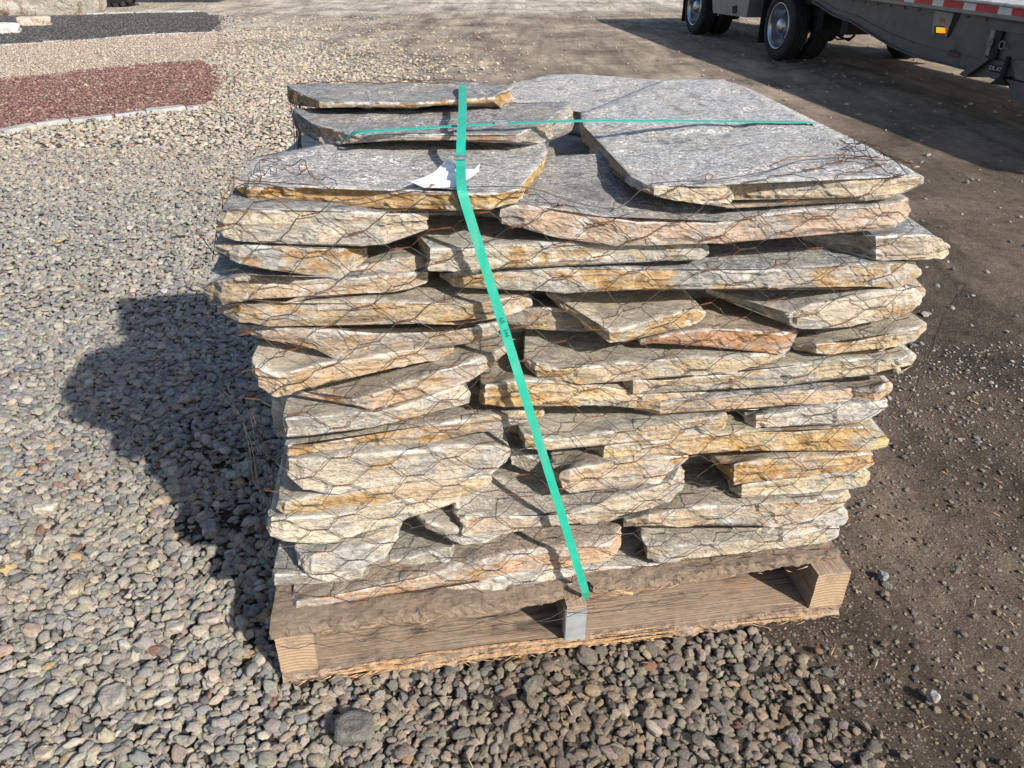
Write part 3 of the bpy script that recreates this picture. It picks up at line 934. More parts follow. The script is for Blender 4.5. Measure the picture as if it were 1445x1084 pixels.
for k in range(34):
    a = random.uniform(0.10, PL - 0.30); L = random.uniform(0.06, 0.30)
    w = random.uniform(-0.016, 0.006); z = random.uniform(0.006, 0.030)
    t = random.uniform(0.0015, 0.005)
    n_ = 7
    pts = [pal(a + L * q / n_, w + random.uniform(-.002, .002) - (0.006 * (q / n_) ** 3 if k % 3 == 0 else 0), z + random.uniform(-.0015, .0015) + (0.004 * (q / n_) ** 2 if k % 4 == 0 else 0)) for q in range(n_ + 1)]
    m.tube(pts, [t * (0.2 + 0.8 * math.sin(math.pi * min(1, (q + .4) / (n_ + .8)))) for q in range(n_ + 1)], 4, smooth=False)
o = m.build('torn_fibre', M_WOODRAW, pallet); o['kind'] = 'stuff'
for (px, py, L, az, r) in [(893, 838, .055, 2.5, .004), (940, 905, .03, -1.2, .0025), (905, 827, .04, .3, .003), (1075, 866, .06, -.55, .004)]:
    p = on_face(px, py, 0.045)
    m = MB()
    d = Vector((math.cos(az), math.sin(az) * .2, -0.3 if az < 0 else 0.1)).normalized()
    m.tube([p, p + d * L * .5, p + d * L], [r, r * .8, r * .2], 4)
    m.build('splinter', M_FIBRE, pallet)

# ------------------------------------------------------------------ stone slabs
ALL_V, ALL_F = [], []          # for laying the wire netting over them

def idw(ring, pts, power=2.5):
    R = np.array([(p[0], p[1]) for p in ring]); Z = np.array([p[2] for p in ring])
    Q = np.array(pts)
    d2 = ((Q[:, None, :] - R[None]) ** 2).sum(-1) + 1e-7
    w = 1 / d2 ** (power / 2)
    return (w * Z).sum(1) / w.sum(1)

def in_poly(x, y, poly):
    ins = False
    n = len(poly)
    for i in range(n):
        xa, ya = poly[i]; xb, yb = poly[(i + 1) % n]
        if (ya > y) != (yb > y) and x < (xb - xa) * (y - ya) / (yb - ya + 1e-15) + xa: ins = not ins
    return ins

def edge_dist(x, y, poly):
    P = np.array(poly); Q = np.roll(P, -1, 0)
    d = Q - P; L2 = (d ** 2).sum(1) + 1e-12
    t = np.clip(((np.array([x, y]) - P) * d).sum(1) / L2, 0, 1)
    c = P + d * t[:, None]
    return math.sqrt(((c - np.array([x, y])) ** 2).sum(1).min())

def stone(name, top, bot, front, seed, mats, tint, ochre, label, rough=1.0, step=0.0075, cell=0.02, relief=1.0, group='stone slabs stacked on the pallet', fine=True):
    """top, bot: matching closed outlines (world points, counter-clockwise from above); front[i]: True where segment i -> i+1 is in view"""
    T, B, FR = [], [], []
    n = len(top)
    for i in range(n):
        a, b, c, d = Vector(top[i]), Vector(top[(i + 1) % n]), Vector(bot[i]), Vector(bot[(i + 1) % n])
        st = step if front[i] else 0.035
        k = max(1, int(round((b - a).length / st)))
        for j in range(k):
            t = j / k
            T.append(a.lerp(b, t)); B.append(c.lerp(d, t)); FR.append(front[i])
    N = len(T)
    # outward normals
    nor = []
    for i in range(N):
        t = (T[(i + 1) % N] + B[(i + 1) % N]) - (T[i - 1] + B[i - 1])
        t.z = 0
        if t.length < 1e-6: t = Vector((1, 0, 0))
        t.normalize()
        nor.append(Vector((t.y, -t.x, 0)))
    nor = [(nor[i - 1] + nor[i] * 2 + nor[(i + 1) % N]).normalized() for i in range(N)]
    hmax = max((T[i] - B[i]).length for i in range(N))
    M = max(3, int(hmax / (0.0058 if fine else 0.02)))
    ph = [random.uniform(-1, 1) for _ in range(12)]
    V, RIM = [], []
    for j in range(M + 1):
        t = j / M
        for i in range(N):
            p = T[i].lerp(B[i], t)
            h = (T[i] - B[i]).length
            RIM.append(max(0.0, 1 - t * h / 0.008))
            amp = rough * min(1.0, h / 0.035)
            # lamination: ledges that run along the stone
            lam = nz(p.x * 1.6, p.y * 1.6, p.z * 75, 1, seed + 1)
            blk = noise.cell_vector(Vector((p.x * 11 + 2.2 * nz(p.x, p.y, p.z, 9, seed + 5), p.y * 11, p.z * 26 + seed)))[0]
            big = nz(p.x, p.y, p.z, 8, seed + 2)
            mid = nz(p.x, p.y, p.z * 1.6, 26, seed + 3)
            fin = nz(p.x, p.y, p.z * 2.0, 75, seed + 4)
            blk2 = noise.cell_vector(Vector((p.x * 27 + 1.5 * nz(p.x, p.y, p.z, 14, seed + 6), p.y * 27, p.z * 60 + seed)))[1]
            d = amp * (0.0070 * big + 0.0050 * lam + 0.0042 * mid + 0.0022 * fin + 0.0065 * (blk - 0.5) + 0.0032 * (blk2 - 0.5))
            e = min(t, 1 - t) * h
            if e < 0.004: d -= (0.004 - e) * 0.5
            q = p + nor[i] * d
            if j in (0, M):
                chp = nz(p.x, p.y, 0, 17, seed + 11)
                chp = 0.006 * max(0.0, chp - 0.08) / 0.4 + 0.0035 * (noise.cell(Vector((p.x * 34, p.y * 34, seed))) > 0.62)
                cap_ = min(1.0, h / 0.03)
                q.z += (0.0012 * fin + 0.0026 * mid) * rough * (1 if j == M else 0.5) + (chp * cap_ * rough if j == M else -0.35 * chp * cap_)
            elif j == 1 or j == M - 1:
                q.z += 0.0015 * fin
            V.append(q)
    F, MI, SM = [], [], []
    for j in range(M):
        for i in range(N):
            i2 = (i + 1) % N
            F.append((j * N + i, (j + 1) * N + i, (j + 1) * N + i2, j * N + i2)); MI.append(0); SM.append(False)
    def cap(rowi, up, cell):
        ring = V[rowi * N:(rowi + 1) * N]
        poly = [(p.x, p.y) for p in ring]
        xs = [p[0] for p in poly]; ys = [p[1] for p in poly]
        pts = []
        if cell:
            X, Y = jitter_points(min(xs), max(xs), min(ys), max(ys), cell, np.random.default_rng(seed + 50), 0.25)
            for x, y in zip(X, Y):
                if in_poly(x, y, poly):
                    ed = edge_dist(x, y, poly)
                    if ed > cell * 0.55: pts.append((x, y, ed))
        vin = [Vector(p) for p in poly] + [Vector((p[0], p[1])) for p in pts]
        res = delaunay_2d_cdt(vin, [], [list(range(N))], 1, 1e-7, True)
        ov, of, orig = res[0], res[2], res[3]
        if len(ov) > 0:
            zz = idw([(p.x, p.y, p.z) for p in ring], [(v.x, v.y) for v in ov])
        mp = {}
        for k_, v in enumerate(ov):
            src = [o_ for o_ in orig[k_] if o_ < N]
            if src: mp[k_] = rowi * N + src[0]
            else:
                ed = pts[orig[k_][0] - N][2] if orig[k_] and orig[k_][0] - N < len(pts) else 0.02
                fade = min(1, ed / 0.03)
                z = zz[k_]
                if up:
                    step_ = 1.0 if nz(v.x * 1.0, v.y * 1.5, 0, 7, seed + 7) > 0.18 else 0.0
                    z += relief * fade * (0.0042 * nz(v.x, v.y, 0, 9, seed + 8) + 0.0022 * nz(v.x, v.y, 0, 30, seed + 9) - 0.0032 * step_)
                mp[k_] = len(V); V.append(Vector((v.x, v.y, z))); RIM.append(max(0.0, 1 - ed / 0.012) if up else 0.0)
        for f in of:
            g = [mp[i_] for i_ in f]
            if len(set(g)) < 3: continue
            a, b, c = V[g[0]], V[g[1]], V[g[2]]
            if ((b - a).cross(c - a).z > 0) != up: g.reverse()
            F.append(g); MI.append(1 if up else 0); SM.append(True)
    cap(0, True, cell)
    cap(M, False, None)
    base = len(ALL_V)
    ALL_V.extend([tuple(v) for v in V]); ALL_F.extend([[i_ + base for i_ in f] for f in F])
    o = link_mesh(name, V, F, mats, midx=MI, smooth=SM)
    ra_ = o.data.attributes.new('rim', 'FLOAT', 'POINT'); ra_.data.foreach_set('value', RIM)
    o.color = (*tint, ochre)
    tag(o, label, 'stone slab', group)
    return o

TAN, GRY, PAL_, PNK, BRN, GOL, WHT = (.42, .345, .262), (.32, .31, .29), (.50, .44, .36), (.47, .35, .26), (.31, .25, .18), (.46, .36, .20), (.54, .51, .46)
GRP = 'stone slabs stacked on the pallet'

# front stones: (stations (x, y_top, y_bottom, cm proud of the face), tint, ochre, depth, label)
FS = [
 ([(306,300,325,2),(316,297,334,4),(342,296,340,5),(483,298,346,5),(542,300,346,5),(551,301,331,4),(604,301,323,3)], PAL_, .35, .22, 'pale grey buff slab directly under the ochre edged top slab at the left'),
 ([(300,348,352,0),(309,344,360,1),(338,347,372,4),(425,348,384,4),(478,352,392,5),(490,350,384,3),(518,349,362,-2)], (.40,.40,.38), .55, .20, 'blue grey slab with an orange broken right end, second below the top at the left'),
 ([(587,331,336,-3),(597,339,360,0),(607,352,380,4),(667,350,382,4),(698,347,378,4),(780,343,368,4),(872,342,368,4),(989,342,365,4),(1000,344,358,2)], (.48,.46,.40), .45, .20, 'light grey slab with a white lower rim behind the strap, under the big second slab'),
 ([(706,290,316,4),(740,291,321,5),(788,293,334,5),(822,297,338,5),(868,308,347,6),(900,313,347,6),(1030,314,343,6),(1096,300,335,5),(1140,296,327,5),(1262,290,322,5),(1286,280,299,3)], (.46,.36,.29), .18, .30, 'big pinkish brown slab lying right under the large flat top slab'),
 ([(1130,330,336,-8),(1203,330,366,-1),(1236,333,368,4),(1305,331,365,5),(1328,336,366,4),(1340,348,358,2)], (.52,.46,.36), .30, .20, 'light buff slab jutting out farthest right with a dark shaded left side'),
 ([(620,386,390,-2),(640,386,403,2),(689,386,406,3),(785,380,412,4),(830,379,412,4),(845,379,407,4),(960,380,407,4),(1056,381,406,4),(1134,376,407,4),(1268,372,403,4),(1297,370,388,2)], (.38,.37,.34), .62, .22, 'longest thin slab, greenish gold in the middle and blue grey at the right end'),
 ([(476,385,393,-1),(504,378,398,1),(553,367,390,1),(603,359,374,-1),(640,362,372,-3)], TAN, .45, .20, 'tan wedge of stone beside the orange broken end at the left'),
 ([(287,405,412,1),(297,396,425,3),(312,396,429,6),(350,388,422,8),(354,402,421,6),(405,403,427,6),(415,396,426,6),(480,392,418,5),(560,387,410,3),(604,384,398,0)], TAN, .30, .22, 'tan slab with a notched front reaching farthest left'),
 ([(305,432,440,1),(338,428,455,5),(379,427,459,5),(425,426,452,5),(507,424,447,5),(536,424,446,5),(608,428,458,5),(658,430,459,5),(698,424,450,5),(735,418,438,3),(752,424,430,1)], (.42,.34,.23), .42, .24, 'long straw coloured slab with thin white streaks left of the printed part of the strap'),
 ([(335,459,464,-1),(370,461,480,3),(402,463,486,4),(443,464,494,5),(480,466,509,5),(497,468,506,4),(530,470,492,3),(600,470,488,3),(640,468,486,3),(675,460,483,3),(702,456,468,2),(712,455,460,0)], (.40,.32,.24), .25, .20, 'creased tan slab tucked beneath the long straw coloured slab'),
 ([(356,503,512,3),(362,516,548,5),(389,530,561,7),(420,520,551,7),(469,509,533,6),(536,500,522,5),(590,490,512,3),(640,486,500,0)], (.52,.42,.31), .35, .24, 'thick pale slab with an orange rounded left nose halfway up the stack'),
 ([(410,550,556,-1),(470,560,568,1),(502,563,572,5),(527,556,577,6),(571,541,570,6),(614,524,553,6),(660,511,537,5),(700,498,516,4),(722,484,490,1)], (.46,.36,.26), .38, .24, 'slab with a broad grey top and tan front below the orange nosed slab'),
 ([(398,588,600,3),(404,590,616,5),(443,588,615,6),(527,582,603,6),(594,564,584,5),(635,551,574,4),(655,544,571,3),(665,556,566,1)], PAL_, .30, .22, 'cream slab with a golden patch at its right end left of the strap'),
 ([(401,626,634,2),(407,628,644,4),(439,627,644,4),(503,617,637,4),(587,604,625,4),(660,592,616,4),(727,584,601,3),(768,578,586,0)], (.42,.34,.25), .55, .20, 'long thin brown and ochre slab running from the left edge to the strap'),
 ([(401,648,658,3),(406,648,671,5),(418,648,673,5),(430,648,688,6),(480,643,694,6),(529,638,685,6),(587,634,677,6),(631,630,678,6),(693,628,668,6),(715,630,652,4),(722,636,642,2)], (.50,.46,.39), .25, .22, 'thick silvery white and buff slab left of the strap in the lower half'),
 ([(389,708,718,4),(402,710,728,6),(450,700,722,6),(529,689,712,6),(593,681,703,6),(648,675,700,6),(685,671,686,4),(694,672,677,2)], (.52,.42,.29), .50, .22, 'warm yellow buff slab under the thick silvery slab'),
 ([(376,732,745,4),(382,731,756,6),(400,731,763,7),(485,724,768,7),(514,717,760,6),(581,703,727,6),(648,699,706,4)], (.56,.51,.42), .15, .22, 'off white finely layered slab sticking out at the lower left'),
 ([(478,767,773,3),(529,752,766,4),(564,736,751,4),(570,732,740,2)], (.42,.38,.31), .30, .16, 'short thin grey buff sliver between the off white slab and the bright white one'),
 ([(416,770,776,1),(428,788,806,5),(440,786,815,6),(465,781,819,6),(509,773,802,6),(543,762,790,5),(562,750,762,2)], WHT, .08, .16, 'small bright white slab with a dark notch at its left near the bottom'),
 ([(384,808,818,3),(388,811,827,5),(436,811,823,5),(509,802,815,4),(520,799,808,1)], (.33,.31,.27), .35, .24, 'dark grey slab at the lower left corner with a wide shaded top'),
 ([(520,794,800,1),(578,789,800,3),(637,774,793,3),(642,768,776,0)], (.38,.36,.30), .30, .22, 'flat grey green slab with a thin light rim in the second course from the pallet'),
 ([(411,845,852,1),(418,850,859,4),(503,833,843,4),(587,815,835,4),(674,793,813,4),(745,778,795,4),(804,772,791,4),(862,768,790,4),(877,744,760,2)], (.52,.37,.26), .42, .24, 'long salmon pink slab near the pallet with its broken end right of the strap'),
 ([(590,836,844,0),(615,834,851,3),(661,824,840,4),(704,815,850,5),(730,812,852,5),(768,804,836,5),(800,799,824,4),(835,801,811,3),(930,797,806,3),(937,793,800,1)], WHT, .12, .22, 'lowest whitish slab resting on the pallet beside the foot of the strap'),
 ([(904,752,760,1),(914,773,788,4),(930,775,794,5),(1016,767,784,5),(1103,757,771,5),(1162,747,766,5),(1180,743,757,4),(1184,742,748,2)], (.42,.37,.29), .30, .24, 'broad grey slab resting on the right half of the pallet'),
 ([(1035,740,746,1),(1075,742,757,3),(1105,738,765,6),(1160,727,748,6),(1190,718,738,4),(1196,722,730,2)], (.47,.45,.41), .20, .20, 'angular whitish layered piece at the lower right corner'),
 # right of the strap
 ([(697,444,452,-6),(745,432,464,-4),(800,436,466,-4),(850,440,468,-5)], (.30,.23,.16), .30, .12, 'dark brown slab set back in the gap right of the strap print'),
 ([(769,411,415,-4),(800,425,441,-1),(829,446,458,2),(860,467,484,6),(887,462,480,6),(931,448,468,5),(983,437,458,4),(996,439,446,3)], (.50,.41,.28), .45, .20, 'tilted kite shaped slab with a grey top and yellow front edge in the middle'),
 ([(996,408,412,-6),(1060,424,435,-3),(1114,444,461,4),(1146,431,463,5),(1201,420,460,5),(1240,412,455,5),(1265,409,449,5),(1290,406,440,4),(1300,415,425,2)], (.53,.48,.40), .30, .22, 'thick cream slab with a long shaded left flank at the upper right'),
 ([(1278,400,412,1),(1300,403,421,1),(1306,408,414,0)], TAN, .30, .10, 'small knob of stone poking out behind the cream slab at the right edge'),
 ([(903,481,485,1),(930,475,484,3),(985,465,487,4),(1047,466,492,4),(1105,474,498,4),(1120,470,486,3),(1126,465,473,1)], (.40,.24,.14), .40, .28, 'rust brown slab with a wide dark grey top right of the kite shaped slab'),
 ([(1120,488,493,0),(1152,486,498,4),(1192,482,500,4),(1222,479,499,4),(1265,466,490,4),(1294,461,477,3),(1308,456,464,2)], (.50,.41,.28), .50, .22, 'pitted golden slab beside the rust brown slab at the right edge'),
 ([(738,506,512,0),(756,513,535,4),(785,518,542,5),(820,518,539,5),(852,514,536,5),(890,511,532,5),(960,506,528,5),(1033,504,525,5),(1076,500,513,4),(1108,496,502,2)], (.42,.36,.26), .45, .24, 'large rounded greenish tan slab right of the dark hole beside the strap'),
 ([(878,538,548,3),(893,537,555,6),(935,536,552,5),(1000,530,551,5),(1076,521,544,5),(1146,511,539,5),(1213,508,529,5),(1270,506,526,4),(1284,499,515,4),(1290,498,506,2)], (.44,.39,.29), .35, .22, 'long grey tan slab with a rough grey knob at its left end'),
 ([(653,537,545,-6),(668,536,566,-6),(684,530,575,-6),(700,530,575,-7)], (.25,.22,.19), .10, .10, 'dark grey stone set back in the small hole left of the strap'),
 ([(676,553,566,2),(684,544,572,5),(742,538,574,5),(814,542,574,5),(843,545,573,5),(896,553,576,4),(990,554,572,3),(1030,556,568,0)], (.52,.42,.28), .52, .22, 'golden tan slab crossing behind the strap at half height'),
 ([(1180,549,556,0),(1208,551,566,3),(1235,556,570,5),(1245,545,565,5),(1256,538,556,4),(1259,542,550,1)], (.46,.34,.23), .45, .16, 'dark chunk with an orange right face at the right edge'),
 ([(895,573,577,1),(931,567,583,4),(960,564,582,4),(1021,559,577,4),(1065,556,579,4),(1123,552,568,4),(1203,549,564,3),(1207,551,558,0)], (.42,.33,.24), .30, .22, 'flat brownish slab above the square dark hole'),
 ([(1050,588,598,1),(1067,586,603,4),(1105,580,601,4),(1157,573,600,5),(1201,568,592,5),(1235,566,587,4),(1252,564,573,2)], (.50,.49,.46), .15, .24, 'blue white slab to the right of the square dark hole'),
 ([(729,600,605,-1),(741,612,633,4),(775,622,634,5),(808,619,631,5),(857,608,627,5),(924,601,620,5),(1000,589,614,5),(1018,586,610,4),(1025,583,597,2)], (.46,.41,.32), .50, .26, 'large grey topped slab with yellow front between the strap and the square hole'),
 ([(833,631,635,-1),(852,631,647,4),(900,625,647,5),(958,618,643,5),(1040,608,634,5),(1118,611,634,5),(1160,607,635,5),(1220,603,637,5),(1249,614,630,4),(1254,619,626,2)], (.53,.43,.24), .62, .24, 'long bright yellow slab with rust spots reaching the right edge'),
 ([(780,664,672,1),(790,667,685,5),(804,662,697,6),(839,657,696,6),(868,651,688,6),(901,647,681,6),(926,646,680,6),(950,643,662,4),(969,641,648,2)], (.52,.42,.31), .40, .20, 'rough sandy pink slab right of the strap below the yellow slab'),
 ([(1002,641,647,-3),(1018,656,670,2),(1035,659,684,6),(1074,651,680,6),(1162,645,668,6),(1225,639,660,5),(1233,641,652,3)], (.50,.32,.15), .75, .22, 'orange slab with white ends and a dark left side at the right edge'),
 ([(1030,688,691,1),(1047,685,700,4),(1103,677,698,5),(1191,667,690,5),(1222,662,688,5),(1230,667,676,3)], (.50,.44,.32), .30, .20, 'pale slab with white crust directly under the orange slab'),
 ([(640,700,720,1),(649,728,750,3),(653,731,756,5),(700,728,748,5),(769,728,745,5),(813,721,743,5),(857,704,735,5),(901,693,724,5),(946,680,706,5),(962,662,690,4),(966,664,680,2)], (.47,.41,.33), .30, .28, 'very large dark topped slab passing under the strap in the lower third'),
 ([(586,725,731,-1),(600,736,745,2),(628,745,754,4),(651,751,767,5),(686,748,766,5),(709,744,754,4),(740,742,748,2)], (.48,.45,.39), .25, .20, 'small whitish slab showing below the very large dark topped slab'),
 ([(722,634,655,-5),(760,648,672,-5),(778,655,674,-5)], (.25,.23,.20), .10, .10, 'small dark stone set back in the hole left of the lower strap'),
 ([(880,735,742,2),(915,727,740,5),(955,717,743,5),(996,712,738,5),(1045,714,738,5),(1090,713,746,6),(1141,705,732,6),(1190,697,714,5),(1199,692,702,2)], (.44,.36,.26), .40, .28, 'rugged brown slab with white crystals and a crack in the lower right'),
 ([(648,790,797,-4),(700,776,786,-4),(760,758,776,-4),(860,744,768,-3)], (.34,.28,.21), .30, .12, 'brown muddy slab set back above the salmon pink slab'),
]

def mk_front(i, st, tint, och, depth, label):
    st = [(x, yt - 0.5, yb + 1.8, d) for x, yt, yb, d in sorted(st)]
    T = [on_face(x, yt, d * 0.01) for x, yt, yb, d in st]
    tilt = random.uniform(-0.004, 0.012)
    B = [on_face(x, yb, d * 0.01 - min(0.5, (yb - yt) / 40.) * tilt) for x, yt, yb, d in st]
    # never let a column turn inside out
    for k in range(len(T)):
        if B[k].z > T[k].z - 0.004: B[k].z = T[k].z - 0.004
    aL, wL, _ = to_pal(T[0]); aR, wR, _ = to_pal(T[-1])
    zt = sum(p.z for p in T) / len(T); zb = sum(p.z for p in B) / len(B)
    L = aR - aL
    rise = 0.020
    th = max(0.02, zt - zb)
    wB = max(wL, wR) + depth
    backT, backB = [], []
    for (fa, fw) in ((1.0 - 0.02 / max(L, .1), 0.45), (0.93 + random.uniform(-.03, .03), 1.0), (0.5, 1.05), (0.07 + random.uniform(-.03, .03), 0.97), (0.02 / max(L, .1), 0.5)):
        a = aL + L * fa
        w = (wR if fa > .5 else wL) * (1 - fw) + wB * fw + random.uniform(-.01, .01)
        zz = T[-1].z * min(1, max(0, fa)) + T[0].z * (1 - min(1, max(0, fa)))
        zz = 0.5 * zz + 0.5 * zt + rise * fw
        backT.append(pal(a, w, zz)); backB.append(pal(a, w, zz - rise * fw - th - 0.014 * fw))
    top = T + backT; bot = B + backB
    fr = [True] * len(T) + [False] * (len(backT) - 1) + [True]
    fr[len(T) - 1] = True
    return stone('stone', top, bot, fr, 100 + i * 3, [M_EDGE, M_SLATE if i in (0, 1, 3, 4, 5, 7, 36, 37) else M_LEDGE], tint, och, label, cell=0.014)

for i, (st, tint, och, dep, lab) in enumerate(FS):
    mk_front(i, st, tint, och, dep, lab)

# top course: outlines seen from above
def slab(pix, z, thick, ybots, tint, och, label, seed, mats=None, cell=0.012, slope=(0, 0), rough=1.35, rise=0.0):
    """pix: outline (clockwise on the picture starting at the left end of the front edge going right);
    ybots: picture row of the lower edge under each outline point, or None for unseen"""
    top, bot, fr = [], [], []
    ref = on_z(*pix[0], z)
    for (x, y), yb in zip(pix, ybots):
        p = on_z(x, y, z)
        for _ in range(3):
            a, w, _z = to_pal(p)
            zz = z + slope[0] * (a - 0.6) + slope[1] * (w - 0.5)
            p = on_z(x, y, zz)
        zb = z_at(p, yb) if yb is not None else p.z - thick
        zb = min(zb, p.z - 0.010)
        top.append(p); bot.append(Vector((p.x, p.y, zb)))
    for i in range(len(pix)):
        fr.append(ybots[i] is not None and ybots[(i + 1) % len(pix)] is not None)
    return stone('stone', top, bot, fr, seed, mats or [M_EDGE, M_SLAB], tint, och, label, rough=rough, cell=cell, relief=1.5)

zL1 = on_face(571, 266, 0.03).z
zR1 = on_face(1037, 257, 0.035).z
print('z tops', zL1, zR1)
slab([(816, 160), (820, 178), (833, 186), (893, 250), (908, 259), (924, 262), (1036, 260), (1038, 250), (1100, 251), (1180, 249), (1253, 250), (1307, 248), (1268, 228), (1192, 195), (1092, 149), (1062, 126), (1022, 112), (938, 112), (898, 132), (868, 146)],
     zR1, 0.06, [176, 196, 214, 264, 270, 277, 299, 292, 291, 287, 283, 262, None, None, None, None, None, None, None, None],
     (.48, .42, .33), .30, 'largest flat grey slab covering the right half of the top', 301)
slab([(331, 259), (353, 262), (443, 261), (571, 268), (643, 272), (690, 273), (735, 265), (740, 250), (774, 212), (770, 202), (700, 197), (620, 196), (542, 190), (507, 195), (434, 209), (408, 215), (361, 221), (341, 241)],
     zL1, 0.06, [266, 289, 293, 298, 299, 299, 289, 270, 236, None, None, None, None, None, None, None, None, None],
     (.47, .36, .18), .80, 'top front left slab with a golden ochre front edge under the paper label', 304)
zL2 = zL1 + 0.035
slab([(414, 153), (451, 177), (492, 187), (520, 191), (600, 190), (700, 189), (731, 190), (767, 176), (808, 149), (806, 143), (700, 147), (560, 150)],
     zL2, 0.05, [178, 207, 204, 201, 200, 200, 203, 202, 186, None, None, None],
     (.27, .26, .25), .30, 'slate grey slab in the middle row on top crossed by the horizontal strap', 307, mats=[M_EDGE, M_SLATE])
slab([(405, 119), (449, 144), (520, 145), (588, 145), (660, 140), (700, 137), (722, 122), (650, 116), (520, 117)],
     zL2 + 0.030, 0.075, [146, 153, 151.5, 151, 147, 145, None, None, None],
     (.30, .26, .20), .62, 'dark slate slab at the rear left of the top with an ochre edge', 310, mats=[M_EDGE, M_SLATE])
slab([(690, 139), (760, 144), (806, 152), (835, 160), (868, 150), (900, 131), (938, 113), (895, 113), (820, 105), (779, 105), (724, 118)],
     zR1 - 0.011, 0.06, [160, 170, 190, 196, None, None, None, None, None, None, None],
     (.50, .42, .30), .45, 'speckled grey slab at the middle rear of the top with a tan left rim', 313)
slab([(742, 262), (790, 252), (850, 262), (870, 230), (845, 208), (800, 196), (768, 196)],
     zR1 - 0.068, 0.05, [290, 285, 290, None, None, None, None],
     (.34, .32, .28), .2, 'small flat grey slab down in the gap between the two big top slabs', 316, mats=[M_EDGE, M_LEDGE])

# the inside and the back of the stack, only glimpsed through gaps
zcore = ZT + 0.004
lev = 0
ztop = zR1 - 0.075
while zcore < ztop - 0.03:
    th = min(0.105, ztop - zcore)
    f0 = W0 + LEAN * (zcore - 0.12) + 0.125
    for (a0, a1, w0, w1) in ((0.05 if zcore < .6 else 0.10, 0.66, f0, 0.62), (0.67, 1.28, f0 + .01, 0.62), (0.01 if zcore < .6 else 0.09, 0.60, 0.60, 1.10), (0.61, 1.28, 0.61, 1.10)):
        a0 += random.uniform(-.03, .02); a1 += random.uniform(-.03, .03); w1 += random.uniform(-.04, .03) if w1 > 1 else 0
        ring = [(a0, w0), ((a0 + a1) / 2, w0 + random.uniform(-.01, .01)), (a1, w0), (a1 + random.uniform(-.02, .02), (w0 + w1) / 2), (a1, w1), ((a0 + a1) / 2, w1 + random.uniform(-.03, .03)), (a0, w1), (a0 + random.uniform(-.03, .02), (w0 + w1) / 2)]
        T = [pal(a, w, zcore + th - 0.003) for a, w in ring]; B = [pal(a, w, zcore + 0.002) for a, w in ring]
        stone('stone', T, B, [False] * 8, 400 + lev * 7, [M_EDGE, M_LEDGE], (.30, .28, .25), .3,
              'grey slab inside the stack, hidden behind the front stones', cell=None, fine=False, rough=1.5, group='stone slabs inside the stack')
        lev += 1
    zcore += th
print('stones', len(ALL_V), len(ALL_F))
BVH = BVHTree.FromPolygons([Vector(v) for v in ALL_V], ALL_F)

def face_hit(a, z, w_from=-0.5):
    h = BVH.ray_cast(pal(a, w_from, z), WD, 1.2)
    return None if h[0] is None else to_pal(h[0])[1]
def top_hit(a, w):
    h = BVH.ray_cast(pal(a, w, 2.0), Vector((0, 0, -1)), 2.0)
    return None if h[0] is None else h[0].z

# ------------------------------------------------------------------ wire netting
NA, NZ_ = 90, 62
A0, A1, Z0, Z1 = -0.16, 1.50, 0.13, zR1 + 0.01
ag = np.linspace(A0, A1, NA); zg = np.linspace(Z0, Z1, NZ_)
HW = np.full((NA, NZ_), np.nan)
for i, a in enumerate(ag):
    for j, z in enumerate(zg):
        h = face_hit(a, z)
        if h is not None and h < 0.42: HW[i, j] = h
HIT = ~np.isnan(HW)
base = W0 + LEAN * (zg - 0.12)
for j in range(NZ_):
    col_ = HW[:, j]
    ok = np.where(~np.isnan(col_))[0]
    for i in range(NA):
        if np.isnan(col_[i]):
            if len(ok) == 0: HW[i, j] = base[j]
            else:
                k = ok[np.argmin(abs(ok - i))]
                HW[i, j] = col_[k] + abs(i - k) * (A1 - A0) / NA * 0.9      # folds back round the end
EXT = []                       # how far the stones reach at each height
for j in range(NZ_):
    okk = np.where(HIT[:, max(0, j - 2):j + 3].any(axis=1))[0]
    EXT.append((ag[okk[0]], ag[okk[-1]]) if len(okk) else (0.02, 1.30))
HWm = HW.copy()
for i in range(NA):
    for j in range(NZ_):
        HWm[i, j] = HW[max(0, i - 3):i + 4, max(0, j - 3):j + 4].min()
for _ in range(2):
    K = np.pad(HWm, 1, mode='edge')
    sm = sum(K[1 + di:1 + di + NA, 1 + dj:1 + dj + NZ_] for di in (-1, 0, 1) for dj in (-1, 0, 1)) / 9
    HWm = np.minimum(sm, HW)
edge_z = []
for i, a in enumerate(ag):
    best = None
    for z in np.arange(Z1 + 0.03, 0.9, -0.006):
        h = face_hit(a, z)
        if h is not None and h < W0 + LEAN * (z - .12) + 0.10: best = z; break
    edge_z.append(best if best else zR1 - 0.06)
edge_z = np.array(edge_z)

